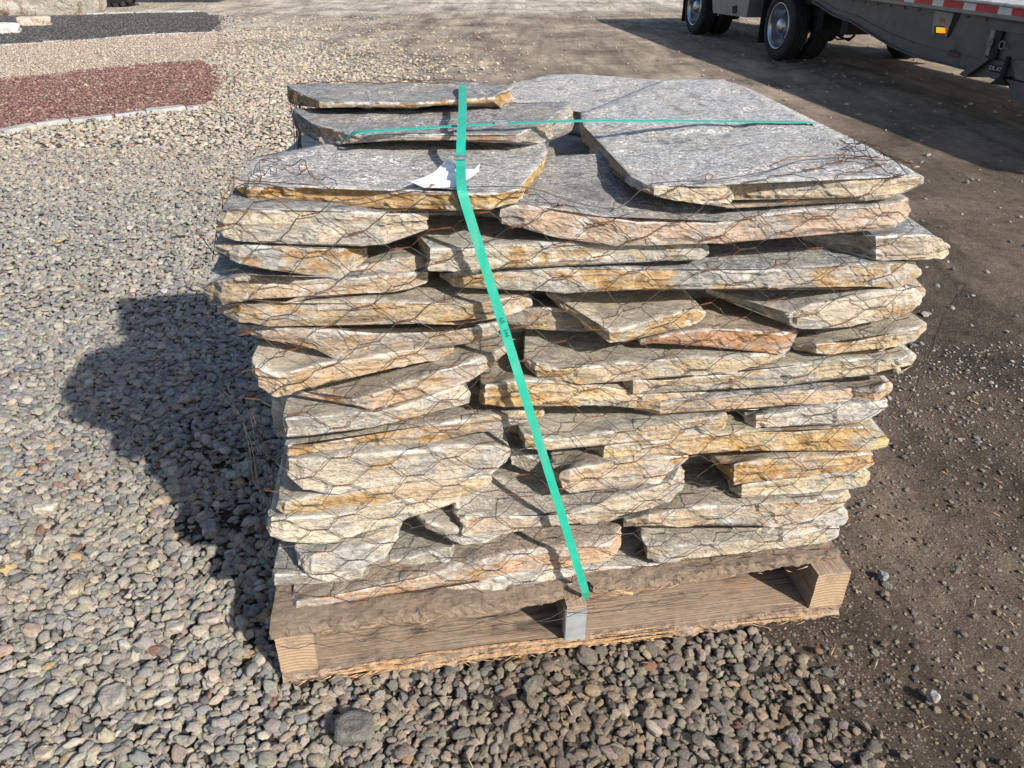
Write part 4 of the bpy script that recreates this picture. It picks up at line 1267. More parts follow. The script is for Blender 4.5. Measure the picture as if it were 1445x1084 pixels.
def net_point(a, h):
    """h = height measured up the net; beyond the top edge it runs back over the slabs"""
    i = int(np.clip(round((a - A0) / (A1 - A0) * (NA - 1)), 0, NA - 1))
    ez = edge_z[i]
    if h > ez + 0.004:
        w = HWm[i, min(NZ_ - 1, int((ez - Z0) / (Z1 - Z0) * (NZ_ - 1)))] + (h - ez)
        zt = max([t for t in (top_hit(a + da, w + dw) for da in (-.012, 0, .012) for dw in (-.012, 0, .012)) if t is not None and t < zR1 + 0.06] or [ez - 0.02])
        zt = max(zt, ez - 0.01) if -0.06 < a < 1.36 else ez - 0.01
        return pal(a, w, zt + 0.003)
    fi = np.clip((a - A0) / (A1 - A0) * (NA - 1), 0, NA - 1.001); fj = np.clip((h - Z0) / (Z1 - Z0) * (NZ_ - 1), 0, NZ_ - 1.001)
    i0, j0 = int(fi), int(fj); u, v = fi - i0, fj - j0
    w = (HWm[i0, j0] * (1 - u) + HWm[i0 + 1, j0] * u) * (1 - v) + (HWm[i0, j0 + 1] * (1 - u) + HWm[i0 + 1, j0 + 1] * u) * v
    return pal(a, w - 0.0050, h)

net = empty('wire_netting', pal(PL / 2, -0.02, 0.1), YAW)
tag(net, 'rusty hexagonal wire netting wrapped over the front of the stone stack', 'wire netting')
mw, mt = MB(), MB()
PX, RZ = 0.146, 0.0335
nodes = {}
ncol = int((1.47 + 0.11) / (PX / 2)) + 1
nrow = 33
def amax(j): return 0.04 + 0.13 * 0
for i in range(ncol):
    for j in range(nrow):
        if (i + j) % 2: continue
        a = -0.105 + i * PX / 2
        h = 0.150 + j * RZ
        low = max(0.0, 1 - (h - 0.12) / 0.50)
        a += 0.010 * nz(a, h, 0, 7, 3) + low * 0.020 * nz(a, h, 0, 5, 4) + random.uniform(-.0025, .0025)
        h += 0.011 * nz(a, h, 0, 6, 5) + low * 0.020 * nz(a, h, 0, 4, 6) + 0.012 * math.sin(a * 4.2) * (0.3 + low) + random.uniform(-.0025, .0025)
        # the stack narrows below, the netting follows
        lim_l = -0.115 + 0.085 * max(0, (1 - (h - .1) / .6)); lim_r = 1.43 - 0.09 * max(0, 1 - (h - .1) / .7)
        jz = int(np.clip((h - Z0) / (Z1 - Z0) * (NZ_ - 1), 0, NZ_ - 1))
        if a < max(lim_l, EXT[jz][0] - 0.012) or a > min(lim_r, EXT[jz][1] + 0.016): continue
        ai = int(np.clip((a - A0) / (A1 - A0) * (NA - 1), 0, NA - 1))
        over = h - edge_z[ai]
        corner = 0.10 * math.exp(-((a - 0.04) / 0.10) ** 2) + 0.14 * math.exp(-((a - 1.24) / 0.12) ** 2)
        if over > (0.022 + corner if 0.0 < a < 1.33 else 0.0): continue
        nodes[(i, j)] = (a, h)
def pol(a0, h0, a1, h1, n, wob=0.0016):
    pts = []
    for k in range(n + 1):
        t = k / n
        p = net_point(a0 + (a1 - a0) * t, h0 + (h1 - h0) * t)
        if 0 < k < n: p = p + Vector((random.uniform(-wob, wob), random.uniform(-wob, wob), random.uniform(-wob, wob)))
        pts.append(p)
    return pts
TW = 0.0165
for (i, j), (a, h) in nodes.items():
    tl = TW * random.uniform(0.85, 1.1); sl_ = random.uniform(-.12, .12) + (0.10 if h > 0.7 else 0)
    s0 = (a - tl, h - sl_ * tl); s1 = (a + tl, h + sl_ * tl)
    tgt = mt if random.random() < 0.62 + (0.2 if h > .6 else -.45 if h < 0.4 else 0) else mw
    P = pol(*s0, *s1, 8, 0)
    if (P[0] - P[-1]).length > 0.06 or max((P[q] - P[q + 1]).length for q in range(8)) > 0.02: continue
    for s in (0, math.pi):      # two strands twisted round each other
        pts = []
        for k in range(17):
            q = P[0].lerp(P[-1], k / 16) if k % 2 else P[k // 2]
            an = s + k * 0.75
            pts.append(q + WD * 0.0009 * math.cos(an) + Vector((0, 0, 0.0009 * math.sin(an))))
        tgt.tube(pts, 0.00085, 3)
    for dj in (-1, 1):
        k2 = (i + 1, j + dj)
        if k2 in nodes:
            a2, h2 = nodes[k2]
            tgt = mt if random.random() < 0.06 else mw
            P = pol(*s1, a2 - TW, h2, 5)
            if max((P[q] - P[q + 1]).length for q in range(5)) < 0.055: tgt.tube(P, 0.00085, 3)
# selvage wires along the upper rim, with loose loops
def draped(px0, n=60, amp=0.008, seed=1, over=0.0, a0=-0.02, a1=1.31):
    pts = []
    for k in range(n + 1):
        a = a0 + (a1 - a0) * k / n
        ai = int(np.clip((a - A0) / (A1 - A0) * (NA - 1), 0, NA - 1))
        ez = edge_z[max(0, ai - 1):ai + 2].max()
        corner = 0.07 * math.exp(-((a - 0.06) / 0.12) ** 2) + 0.12 * math.exp(-((a - 1.20) / 0.16) ** 2)
        p = net_point(a, ez + 0.006 + over + corner + amp * (1 + nz(a, seed, 0, 9, seed)))
        pts.append(p)
    for _ in range(2):
        pts = [pts[0]] + [(pts[k - 1] + pts[k] * 2 + pts[k + 1]) / 4 for k in range(1, n)] + [pts[-1]]
    pts = [p + Vector((0, 0, 0.004)) for p in pts]
    return pts
mw.tube(draped(0, seed=2), 0.0010, 4)
mt.tube(draped(0, amp=.006, seed=8, over=0.012, a0=-0.03, a1=0.20), 0.0010, 4)
mt.tube(draped(0, amp=.012, seed=5, over=0.02, a0=1.08, a1=1.31), 0.0010, 4)
def loop(mb, c, r=0.007, ax=WD):
    s = ax.orthogonal().normalized(); t = ax.cross(s)
    mb.tube([c + (s * math.cos(x) + t * math.sin(x)) * r * (1 + .1 * math.sin(3 * x)) for x in np.linspace(0, 6.9, 14)], 0.0011, 4)
for px, py, d in ((427, 237, .0), (1000, 250, .045), (1187, 222, .0), (1270, 530, 0.03), (1181, 597, .02), (1196, 730, .02)):
    if py < 262:
        p = on_z(px, py, (zL1 if px < 700 else zR1) + 0.008)
    else: p = on_face(px, py, d)
    loop(mt if px < 1200 else mw, p, .007)
# crumpled ends at the corners and the loose side wires hanging down the left
def squiggle(mb, pts, wob, n=6, r=0.0009, seed=0):
    out = []
    for k in range(len(pts) - 1):
        for s in range(n):
            t = s / n
            p = Vector(pts[k]).lerp(Vector(pts[k + 1]), t)
            if k or s: p = p + Vector((nz(k + t, seed, 0, 2.3), nz(seed, k + t, 5, 2.3), nz(9, seed, k + t, 2.3))) * wob
            out.append(p)
    out.append(Vector(pts[-1]))
    mb.tube(out, r, 3)
for s in range(5):
    c = on_z(395 + random.uniform(-8, 8), 232 + random.uniform(-14, 10), zL1 + 0.006)
    e = on_z(352 + random.uniform(-10, 10), 262 + random.uniform(-6, 6), zL1 + 0.004)
    if s % 2: e = on_z(470 + random.uniform(-20, 20), 262, zL1 + 0.006)
    squiggle(mw if s % 3 else mt, [c, (c + e) / 2 + Vector((0, 0, .012)), e], 0.022, seed=s)
for s in range(6):
    c = on_z(1190 + random.uniform(-12, 10), 205 + random.uniform(-10, 12), zR1 + 0.006)
    e = on_z(random.uniform(1225, 1290), random.uniform(225, 246), zR1 + 0.008)
    squiggle(mw if s % 3 else mt, [c, (c + e) / 2 + Vector((0, 0, .012)), e], 0.022, seed=30 + s)
for s in range(9):   # rusty tangle down the rear left corner
    p0 = on_z(410 + random.uniform(-4, 14), 124 + random.uniform(-2, 14), zL2 + 0.028)
    a_, w_, _ = to_pal(p0)
    p1 = pal(a_ - 0.012 + random.uniform(-.012, .012), w_ - random.uniform(0.0, .10), 0.86 + random.uniform(-.05, .03))
    p2 = pal(a_ - 0.02 + random.uniform(-.02, .02), w_ - random.uniform(0.05, .2), 0.70 + random.uniform(-.05, .05))
    squiggle(mt if s % 2 else mw, [p0, p1, p2], 0.012, seed=60 + s)
for s in range(5):  # loose wires down the left end
    a = -0.012 + random.uniform(-.012, .012)
    w = 0.14 + random.uniform(0, .14)
    squiggle(mt if s % 4 == 0 else mw, [pal(a - .02, w, 0.66), pal(a + .005, w + .01, 0.58), pal(a + 0.012, w, 0.40), pal(a + 0.0, w - 0.02, 0.27), pal(a + 0.02, w - 0.03, 0.17)], 0.009, seed=90 + s)
for s in range(3):
    squiggle(mw, [pal(1.40 - .004 * s, 0.02, 0.86), pal(1.385, 0.03, 0.75), pal(1.372 - .01 * s, 0.02, 0.60)], 0.008, seed=120 + s)
for s in range(7):
    a = 0.05 + 0.12 * s + random.uniform(-.05, .05)
    squiggle(mw, [pal(a, -0.018, .133), pal(a + .10, -0.022, 0.122 + random.uniform(-.01, .01)), pal(a + .22, -0.016, .137)], 0.012, seed=140 + s)
# wires trailing over the rear edge
squiggle(mt, [on_z(418, 118, zL2 + .036), on_z(470, 116, zL2 + .038), on_z(540, 117, zL2 + .036), on_z(640, 117, zL2 + .036)], 0.010, seed=160, r=.0013)
squiggle(mw, [on_z(500, 117, zL2 + .036), on_z(540, 108, zL2 + .04), on_z(580, 112, zL2 + .038), on_z(650, 114, zL2 + .036)], 0.006, seed=161, r=.0011)
o = mw.build('wire', M_WIRE, net); o['kind'] = 'stuff'
o = mt.build('rusty_twist', M_RUST, net); o['kind'] = 'stuff'; o['label'] = 'rusty orange twists of the netting'

# ------------------------------------------------------------------ straps
def ribbon(path, wdir, width, thick, mb, mi=0):
    P = [Vector(p) for p in path]
    n = len(P)
    V = []
    for i in range(n):
        t = (P[min(i + 1, n - 1)] - P[max(i - 1, 0)]).normalized()
        s = (Vector(wdir[i]) - t * Vector(wdir[i]).dot(t)).normalized()
        u = t.cross(s).normalized()
        for a, b in ((-1, -1), (-.8, -1.25), (0, -1.4), (.8, -1.25), (1, -1), (1, 1), (-1, 1)):
            V.append(P[i] + s * a * width / 2 + u * b * thick / 2)
    F = []
    for i in range(n - 1):
        for k in range(7):
            k2 = (k + 1) % 7
            F.append((i * 7 + k, i * 7 + k2, (i + 1) * 7 + k2, (i + 1) * 7 + k))
    F.append(tuple(reversed(range(7)))); F.append(tuple((n - 1) * 7 + k for k in range(7)))
    mb.add(V, F, mi, False)

def dense(pts, n):
    out = []
    for k in range(len(pts) - 1):
        for s in range(n):
            out.append(Vector(pts[k]).lerp(Vector(pts[k + 1]), s / n))
    out.append(Vector(pts[-1]))
    return out

SW = 0.0175
e0 = on_z(652.5, 118, zL2 + 0.040)
a_, w_, _ = to_pal(e0)
edge = on_z(651, 262, zL1 + 0.011)
def on_w(px, py, w):
    r = ray(px, py)
    return CAM + r * ((WD.dot(ORG) + w - WD.dot(CAM)) / WD.dot(r))
pe_ = on_z(652, 273, zL1)
a2_, w2_, z2_ = to_pal(pe_)
corner_ = pal(a2_, w2_ - 0.010, zL1 + 0.003)
foot = on_w(826, 834, 0.006)
vpath = [pal(a_, w_ + 0.03, 0.55), pal(a_, w_ + 0.012, zL2 + 0.01), e0, on_z(653, 150, zL2 + 0.034), on_z(651, 189, zL2 + .020), on_z(650, 222, zL1 + 0.028), edge, corner_]
vp = dense(vpath, 6)
fine = dense([corner_, corner_.lerp(foot, .33) + Vector((0, -.000, 0)), corner_.lerp(foot, .66), foot], 14)
fa, fw, fz = to_pal(foot)
tail = dense([foot, pal(fa + .003, fw + 0.006, fz - 0.018), pal(fa + 0.006, fw + 0.02, fz - 0.05)], 3)
allp = vp[:-1] + fine[:-1] + tail
for _ in range(2):
    allp = [allp[0]] + [(allp[k - 1] + 2 * allp[k] + allp[k + 1]) / 4 for k in range(1, len(allp) - 1)] + [allp[-1]]
strap = empty('strap', e0)
tag(strap, 'green plastic strap running front to back and slanting down the front of the stack', 'strap')
m = MB(); ribbon(allp, [UD] * len(allp), SW, 0.0011, m)
m.build('band', M_STRAP, strap)
def seal(p, t, parent, up, L=0.011, W=0.0108):
    m = MB()
    t = t.normalized(); s = t.cross(up).normalized()
    m.box(p, t * L, s * W, up * 0.0016)
    m.box(p + up * 0.0018, t * L * 0.75, s * W * 0.45, up * 0.0006)
    for sg in (-1, 1): m.box(p + s * sg * W, t * L * .96, s * 0.0012, up * 0.0024)
    return m.build('seal', M_SEAL, parent)
ps = on_z(650, 222, zL1 + 0.0305)
seal(ps, on_z(650, 235, zL1 + .02) - on_z(650, 210, zL1 + .026), strap, Vector((0, 0, 1)), .009)

hz = [on_z(474, 203, zL1 - 0.01), on_z(482, 196, zL1 + 0.012), on_z(504, 186.5, zL2 + 0.012), on_z(600, 180.5, zL2 + .013), on_z(700, 174.5, zL2 + .014), on_z(816, 170.5, zL2 + 0.016), on_z(980, 171, zR1 + .012), on_z(1144, 172.5, zR1 + .006)]
pe = hz[-1]
ae, we, _ = to_pal(pe)
hz += [pal(ae + 0.006, we, zR1 - 0.005), pal(ae + 0.012, we - .01, 0.6)]
strap2 = empty('strap', hz[3])
tag(strap2, 'green plastic strap running left to right across the top slabs', 'strap')
m = MB(); hp = dense(hz, 6)
hp = [hp[0]] + [(hp[k - 1] + 2 * hp[k] + hp[k + 1]) / 4 for k in range(1, len(hp) - 1)] + [hp[-1]]
ribbon(hp, [-WD] * len(hp), SW, 0.0011, m)
m.build('band', M_STRAP, strap2)
seal(on_z(706, 173, zL2 + .0155), UD, strap2, Vector((0, 0, 1)), .014)

# print on the slanting strap
def text_on(txt, p, tdir, up, size, mat, parent, name='printing', extr=0.0002):
    cu = bpy.data.curves.new(name, 'FONT')
    cu.body = txt; cu.size = size; cu.align_x = 'CENTER'; cu.align_y = 'CENTER'; cu.extrude = extr
    ob = bpy.data.objects.new(name, cu); COL.objects.link(ob)
    x = Vector(tdir).normalized(); y = Vector(up); y = (y - x * y.dot(x)).normalized(); z = x.cross(y)
    Mx = Matrix((x, y, z)).transposed().to_4x4(); Mx.translation = Vector(p)
    bpy.context.view_layer.update()
    dg = bpy.context.evaluated_depsgraph_get()
    me = bpy.data.meshes.new_from_object(ob.evaluated_get(dg))
    bpy.data.objects.remove(ob)
    me.materials.clear(); me.materials.append(mat)
    o = bpy.data.objects.new(name, me); COL.objects.link(o)
    if parent is not None:
        o.parent = parent
        pw = parent.matrix_basis if parent.parent is None else parent.parent.matrix_basis @ parent.matrix_basis
        o.matrix_basis = pw.inverted() @ Mx
    else: o.matrix_basis = Mx
    return o
sd = (foot - corner_).normalized()
sn = sd.cross(UD).normalized()
if sn.dot(WD) > 0: sn = -sn
sw_ = (UD - sd * UD.dot(sd)).normalized()
def along(py):
    lo, hi = 0.0, 1.0
    for _ in range(30):
        mid = (lo + hi) / 2
        if project(corner_.lerp(foot, mid))[1] < py: lo = mid
        else: hi = mid
    return corner_.lerp(foot, lo)
text_on('68', along(452) + sn * 0.0012, sd, sw_, 0.0125, M_INK, strap)
text_on('344', along(470) + sn * 0.0012 + sw_ * .001, sd, sw_, 0.0115, M_INK, strap)

# ------------------------------------------------------------------ paper label
m = MB()
outl = [(580, 263), (598, 253), (612, 246), (632, 230), (641, 235), (650, 246), (658, 241), (670, 241), (677, 236), (676, 242), (660, 255), (650, 258), (645, 267), (622, 268), (600, 267)]
z0 = zL1 + 0.004
pts2 = []
poly = []
for x, y in outl:
    p = on_z(x, y, z0); poly.append((p.x, p.y))
xs = [p[0] for p in poly]; ys = [p[1] for p in poly]
X, Y = jitter_points(min(xs), max(xs), min(ys), max(ys), 0.005, np.random.default_rng(3), 0.1)
for x, y in zip(X, Y):
    if in_poly(x, y, poly) and edge_dist(x, y, poly) > 0.002: pts2.append((x, y))
res = delaunay_2d_cdt([Vector(p) for p in poly] + [Vector(p) for p in pts2], [], [list(range(len(poly)))], 1, 1e-7, False)
cx_, cy_ = sum(xs) / len(xs), sum(ys) / len(ys)
def pz(x, y):
    r = x - cx_
    far = max(0, abs(r) - 0.02)
    return z0 + 0.0025 * math.sin((y - cy_) * 130 + r * 28) + 0.003 * nz(x, y, 0, 40, 2) + 0.3 * max(0, abs(r) - .045) + max(0, (y - cy_)) * 0.08
V = [Vector((v.x, v.y, pz(v.x, v.y))) for v in res[0]]
nV = len(V)
V2 = [v - Vector((0, 0, 0.0005)) for v in V]
F = [list(f) for f in res[2] if in_poly(sum(res[0][q].x for q in f) / 3, sum(res[0][q].y for q in f) / 3, poly)]
F = [f if (V[f[1]] - V[f[0]]).cross(V[f[2]] - V[f[0]]).z > 0 else f[::-1] for f in F]
m.add(V + V2, F + [[i_ + nV for i_ in f[::-1]] for f in F], 0, True)
lab = m.build('paper_label', M_PAPER)
tag(lab, 'crumpled white paper label tucked under the green strap on the top front left slab', 'paper label')
m = MB(); pst = on_z(610, 262, z0 + 0.006)
m.tube([pst + Vector((math.cos(t) * .0045, math.sin(t) * .0035, .001)) for t in np.linspace(0, 5.5, 10)], 0.0009, 4)
m.tube([pst, pst + Vector((-.003, -.004, 0)), pst + Vector((-.006, -.008, -.003))], 0.0012, 4)
m.build('rusty_staple', M_STAPLE, lab)

# ------------------------------------------------------------------ trailer
M_TYRE = simple('tyre_rubber', (0.022, 0.022, 0.023), 0.75, 0, 0.3, 20, 0.2)
M_ALU = simple('polished_aluminium_rim', (0.40, 0.41, 0.43), 0.25, 0.9, 0.12, 14)
M_DISC = simple('dull_dark_disc', (0.07, 0.07, 0.075), 0.5, 0.5, 0.2, 20)
M_BLACK = simple('black_running_gear', (0.012, 0.012, 0.012), 0.7, 0, 0.4, 20)
M_GREY = simple('dusty_grey_paint', (0.105, 0.10, 0.095), 0.55, 0.1, 0.14, 7, 0.08)
M_LGREY = simple('light_grey_panel', (0.22, 0.22, 0.215), 0.5, 0.2, 0.1, 7)
M_DECK = simple('worn_deck_metal', (0.48, 0.47, 0.44), 0.45, 0.4, 0.25, 14, 0.2)
M_RED = simple('red_reflector', (0.48, 0.03, 0.045), 0.35, 0, 0.12, 60)
M_WHT = simple('white_reflector', (0.62, 0.64, 0.66), 0.35, 0, 0.1, 60)
def lampmat():
    k = NT('lit_amber_lens', 0.3)
    k.b.inputs['Emission Color'].default_value = (1.0, 0.30, 0.02, 1)
    k.b.inputs['Emission Strength'].default_value = 0.9
    return k.done((0.85, 0.30, 0.03))
M_AMBER = lampmat()
T0 = on_z(1090, 84)
T1 = on_z(975, 48)
TD = (T0 - T1).normalized()                    # towards the viewer, along the trailer
TB = Vector((-TD.y, TD.x, 0))                  # away from the near side
if TB.x < 0: TB = -TB
def tr(a, b, z): return Vector((T0.x, T0.y, 0)) + TD * a + TB * b + Vector((0, 0, z))
def on_tr(px, py, b):
    r = ray(px, py)
    return CAM + r * ((TB.dot(T0) + b - TB.dot(CAM)) / TB.dot(r))
trailer = empty('flatbed_trailer', tr(0, 1.2, 0))
tag(trailer, 'grey flatbed trailer with dual wheels and a red and white reflector strip', 'trailer')
TR = 0.40
def wheel(a, b, side=1):
    """dual wheel, outer face at b, running inward by side"""
    ax = TB * side
    c = tr(a, b, TR - 0.006)
    w = empty('wheel', c); w.parent = trailer; w.matrix_basis = trailer.matrix_basis.inverted() @ Matrix.Translation(c)
    for off in (0.0, 0.30):
        prof = [(0.035, .66), (0.005, .72), (-0.006, .80), (0.0, .90), (0.012, .965), (0.03, .995)]
        for g in (0.055, 0.095, 0.135, 0.175):
            prof += [(g - .008, 1.0), (g - .005, .965), (g + .005, .965), (g + .008, 1.0)]
        prof += [(0.20, .995), (0.222, .965), (0.236, .88), (0.225, .72), (0.20, .66)]
        m = MB(); m.lathe(c + ax * off, ax, TD, [(h, r * TR) for h, r in prof], 64, smooth=False)
        m.build('tyre', M_TYRE, w)
    m = MB()
    m.lathe(c, ax, TD, [(h, r * TR) for h, r in [(0.03, .68), (0.002, .675), (-0.004, .655), (0.012, .62), (0.05, .60), (0.165, .57), (0.172, .55)]], 56)
    m.build('rim', M_ALU, w)
    m = MB(); m.lathe(c, ax, TD, [(h, r * TR) for h, r in [(0.170, .57), (0.178, .45), (0.165, .26), (0.165, 0.0)]], 40)
    m.build('disc', M_DISC, w)
    m = MB()
    m.lathe(c, ax, TD, [(h, r * TR) for h, r in [(0.165, .27), (0.07, .255), (0.03, .23), (0.012, .17), (0.0, .07), (-.001, 0)]], 32)
    for k in range(10):
        an = k * math.pi / 5
        q = c + ax * 0.165 + (TD * math.cos(an) + Vector((0, 0, 1)) * math.sin(an)) * TR * 0.35
        m.tube([q, q - ax * 0.03], 0.014, 6)
    m.build('hub', M_ALU, w)
    return w
for a in (0.0, -2.86):
    wheel(a, 0.0, 1)
    wheel(a, 2.40, -1)
    m = MB()
    m.tube([tr(a, 0.25, TR), tr(a, 2.2, TR)], 0.06, 12)
    m.lathe(tr(a, 0.56, TR), TB, TD, [(0, 0.05), (0, .2), (.18, .2), (.18, 0.05)], 24)
    m.build('axle', M_BLACK, trailer)
    m = MB(); m.box(tr(a + (-0.52 if a > -1 else -.50), 0.32, 0.50), TD * 0.008, TB * 0.31, Vector((0, 0, 0.36)))
    m.build('mud_flap', M_BLACK, trailer)
m = MB()
m.box(tr(-1.2, 0.75, 0.66), TD * 3.2, TB * 0.06, Vector((0, 0, 0.09)))
m.box(tr(-1.2, 1.65, 0.66), TD * 3.2, TB * 0.06, Vector((0, 0, 0.09)))
for a in (-3.4, -2.2, -1.4, -0.6, 0.55, 1.1):
    m.box(tr(a, 1.2, 0.56), TD * 0.07, TB * 0.95, Vector((0, 0, 0.15)))
m.box(tr(0.45, 0.45, 0.55), TD * 0.16, TB * 0.12, Vector((0, 0, 0.22)))
m.box(tr(0.75, 1.3, 0.50), TD * 0.30, TB * 0.25, Vector((0, 0, 0.12)))
m.tube([tr(-1.5, 0.5, .46), tr(-1.0, 0.5, .46)], 0.09, 12)
m.box(tr(0.3, 1.2, 0.70), TD * 1.2, TB * 1.05, Vector((0, 0, 0.03)))
m.build('chassis', M_BLACK, trailer)
# side beam with its arched lower edge
zt = on_tr(1445, 29, 0.06).z
low = [(1118, -22), (1150, 2), (1180, 22), (1205, 31), (1230, 47), (1255, 62), (1280, 74), (1308, 84), (1335, 90), (1362, 97), (1400, 108), (1440, 122), (1500, 144), (1560, 166)]
lowp = [on_tr(x, y, 0.06) for x, y in low]
def at_top(p): return Vector((p.x, p.y, zt))
back = [tr(-4.2, 0.06, 0.60), tr(-4.2, 0.06, zt)]
poly = lowp + [at_top(lowp[-1])] + [back[1], back[0]]
m = MB()
for i in range(len(lowp) - 1):
    a, b = lowp[i], lowp[i + 1]
    m.prism([a, b, at_top(b), at_top(a)], TB * 0.02)
a = lowp[0]
m.prism([back[0], a, at_top(a), back[1]], TB * 0.02)
m.build('side_beam', M_GREY, trailer)
m = MB()
up_off = 0.105
for i in range(1, len(lowp) - 1):
    a, b = lowp[i] - TB * 0.012, lowp[i + 1] - TB * 0.012
    ua = min(up_off, 0.035 + 0.012 * max(0, i)); ub = min(up_off, 0.035 + 0.012 * (i + 1))
    m.prism([a, b, b + Vector((0, 0, ub)), a + Vector((0, 0, ua))], TB * 0.010)
    m.prism([a - TB * .03 - Vector((0, 0, .004)), b - TB * .03 - Vector((0, 0, .004)), b - TB * .03 + Vector((0, 0, .008)), a - TB * .03 + Vector((0, 0, .008))], TB * 0.16)
m.build('lower_flange', simple('dark_grey_flange', (.085, .087, .09), .5, .2, .15, 9), trailer)
# rail, reflector strip and deck
zr0, zr1 = on_tr(1445, 30.5, 0.0).z, on_tr(1445, 11.5, 0.0).z
zt0, zt1 = on_tr(1445, 24.5, 0.0).z, on_tr(1445, 13.5, 0.0).z
A_END = 6.4
m = MB(); m.box(tr((A_END - 4.3) / 2, 0.02, (zr0 + zr1) / 2), TD * (A_END + 4.3) / 2, TB * 0.02, Vector((0, 0, (zr1 - zr0) / 2)))
m.build('side_rail', M_LGREY, trailer)
m = MB()
m.box(tr((A_END - 4.3) / 2, 1.2, zr1 + 0.012), TD * (A_END + 4.3) / 2, TB * 1.22, Vector((0, 0, 0.011)))
m.tube([tr(-4.3, -0.035, zr1 + 0.012), tr(A_END, -0.035, zr1 + 0.012)], 0.016, 8)
for k in range(30):
    m.box(tr(-4.1 + k * 0.35, -0.015, zr1 + 0.012), TD * .012, TB * 0.02, Vector((0, 0, .012)))
m.build('deck', M_DECK, trailer)
def a_of(p): return (p - T0).dot(TD)
r0, r1, r2 = a_of(on_tr(1332, 4, 0)), a_of(on_tr(1359.6, 10, 0)), a_of(on_tr(1377, 12, 0))
per = r2 - r0
k = -14
while r0 + k * per < A_END - .4:
    for q, (s0, s1, mt_) in enumerate(((0, r1 - r0, M_RED), (r1 - r0, per, M_WHT))):
        m = MB(); x0, x1 = r0 + k * per + s0, r0 + k * per + s1
        m.box(tr((x0 + x1) / 2, -0.0015, (zt0 + zt1) / 2), TD * ((x1 - x0) / 2 - .001), TB * 0.001, Vector((0, 0, (zt1 - zt0) / 2)))
        if x0 > -4: m.build('red_reflector' if q == 0 else 'white_reflector', mt_, trailer)
    k += 1
def plate(name, pix, b, th, mat, parent=None):
    m = MB(); m.prism([on_tr(x, y, b) for x, y in pix], TB * th)
    return m.build(name, mat, parent or trailer)
plate('panel', [(1004, -25), (1062, -25), (1053, 25), (1006, 18)], 0.05, 0.3, M_LGREY)
plate('valve', [(1033, 9), (1039, 8), (1038, 18), (1033, 19)], 0.035, 0.012, M_BLACK)
lp = plate('lamp_plate', [(1319, 15), (1346, 19), (1335, 51), (1318, 48), (1315, 44)], 0.045, 0.012, M_LGREY)
plate('lamp', [(1321, 38.5), (1330, 39.5), (1330, 47), (1321, 46)], 0.015, 0.028, M_AMBER, lp)
plate('lamp_bezel', [(1318.5, 36.5), (1332, 38), (1331.5, 49), (1318.5, 47.5)], 0.034, 0.01, M_BLACK, lp)
plate('small_sticker', [(1326, 25), (1334, 26), (1333, 32), (1326, 31)], 0.042, 0.003, simple('brown_red_sticker', (.30, .07, .03), .4), lp)  # brown-red sticker above the lamp
plate('slot', [(1347, 18), (1355, 19), (1338, 53), (1334, 51)], 0.052, 0.008, M_BLACK)
plate('crossmember_end', [(1403, 29), (1450, 35), (1450, 49), (1401, 42)], 0.045, 0.015, M_GREY)
plate('post', [(1406, 44), (1415, 45), (1404, 84), (1395, 81)], 0.03, 0.028, M_BLACK)
plate('post', [(1399, 42), (1405, 43), (1394, 80), (1390, 76)], 0.038, 0.02, M_LGREY)
for x, y in ((1397, 60), (1414, 64)):
    m = MB(); c = on_tr(x, y, 0.02)
    m.tube([c + (TD * math.cos(t) + Vector((0, 0, 1)) * math.sin(t)) * 0.03 for t in np.linspace(0, 6.3, 14)], 0.006, 5)
    m.build('ring', M_LGREY, trailer)
M_DGREY = simple('dark_steel', (.085, .09, .10), .5, .3, .15, 12)
plate('support_foot', [(1353, 105), (1388, 79), (1395, 84), (1361, 109)], -0.03, 0.30, M_DGREY)
plate('support_box', [(1388, 82), (1421, 88), (1413, 110), (1362, 109)], 0.02, 0.25, M_DGREY)
pl_ = plate('name_plate', [(1399, 90.5), (1416, 94.5), (1413, 104.5), (1396, 100.5)], 0.010, 0.008, M_BLACK)
p1_, p2_ = on_tr(1398, 98, .008), on_tr(1414, 99, .008)
text_on('OIL ATT', on_tr(1406, 97.5, 0.008), TD, Vector((0, 0, 1)), 0.045, M_WHT, pl_, 'lettering')
m = MB()
m.tube([on_tr(1424, 80, -0.02), on_tr(1413, 112, -0.02), on_tr(1410, 118, -0.02)], 0.022, 8)
m.prism([on_tr(1396, 118, -0.05), on_tr(1412, 108, -0.05), on_tr(1420, 120, -0.05), on_tr(1418, 121.5, -0.05)], TB * 0.2)
m.build('strut', M_BLACK, trailer)
plate('tank', [(1426, 84), (1520, 96), (1520, 132), (1433, 112)], 0.0, 0.5, simple('tank_grey', (.12, .125, .13), .5, .2, .1, 8))
plate('tank', [(1420, 112), (1520, 134), (1520, 178), (1437, 143), (1428, 137)], -0.02, 0.5, simple('lower_tank_grey', (.10, .10, .105), .55, .2, .1, 8))
st1 = on_tr(1344, 73, 0.02); 
decal = MB()
for x, y, w_, h_ in ((1343, 72, .022, .006), (1347.5, 71, .006, .018), (1350, 74.5, .008, .010), (1353.5, 76, .009, .012)):
    decal.box(on_tr(x, y, 0.045), TD * w_, TB * .001, Vector((0, 0, h_)))
decal.build('black_mark', M_BLACK, trailer)
text_on('DANGER', on_tr(1346, 78.5, 0.0445), TD, Vector((0, 0, 1)), 0.050, simple('dull_red_print', (.20, .04, .05), .6), trailer, 'lettering')
m = MB()
m.tube([on_tr(1170, 38, .5), on_tr(1185, 52, .5), on_tr(1198, 57, .5), on_tr(1206, 50, .5)], 0.014, 6)
m.tube([on_tr(1168, 46, .5), on_tr(1182, 56, .5), on_tr(1200, 54, .5), on_tr(1212, 44, .5)], 0.010, 6)
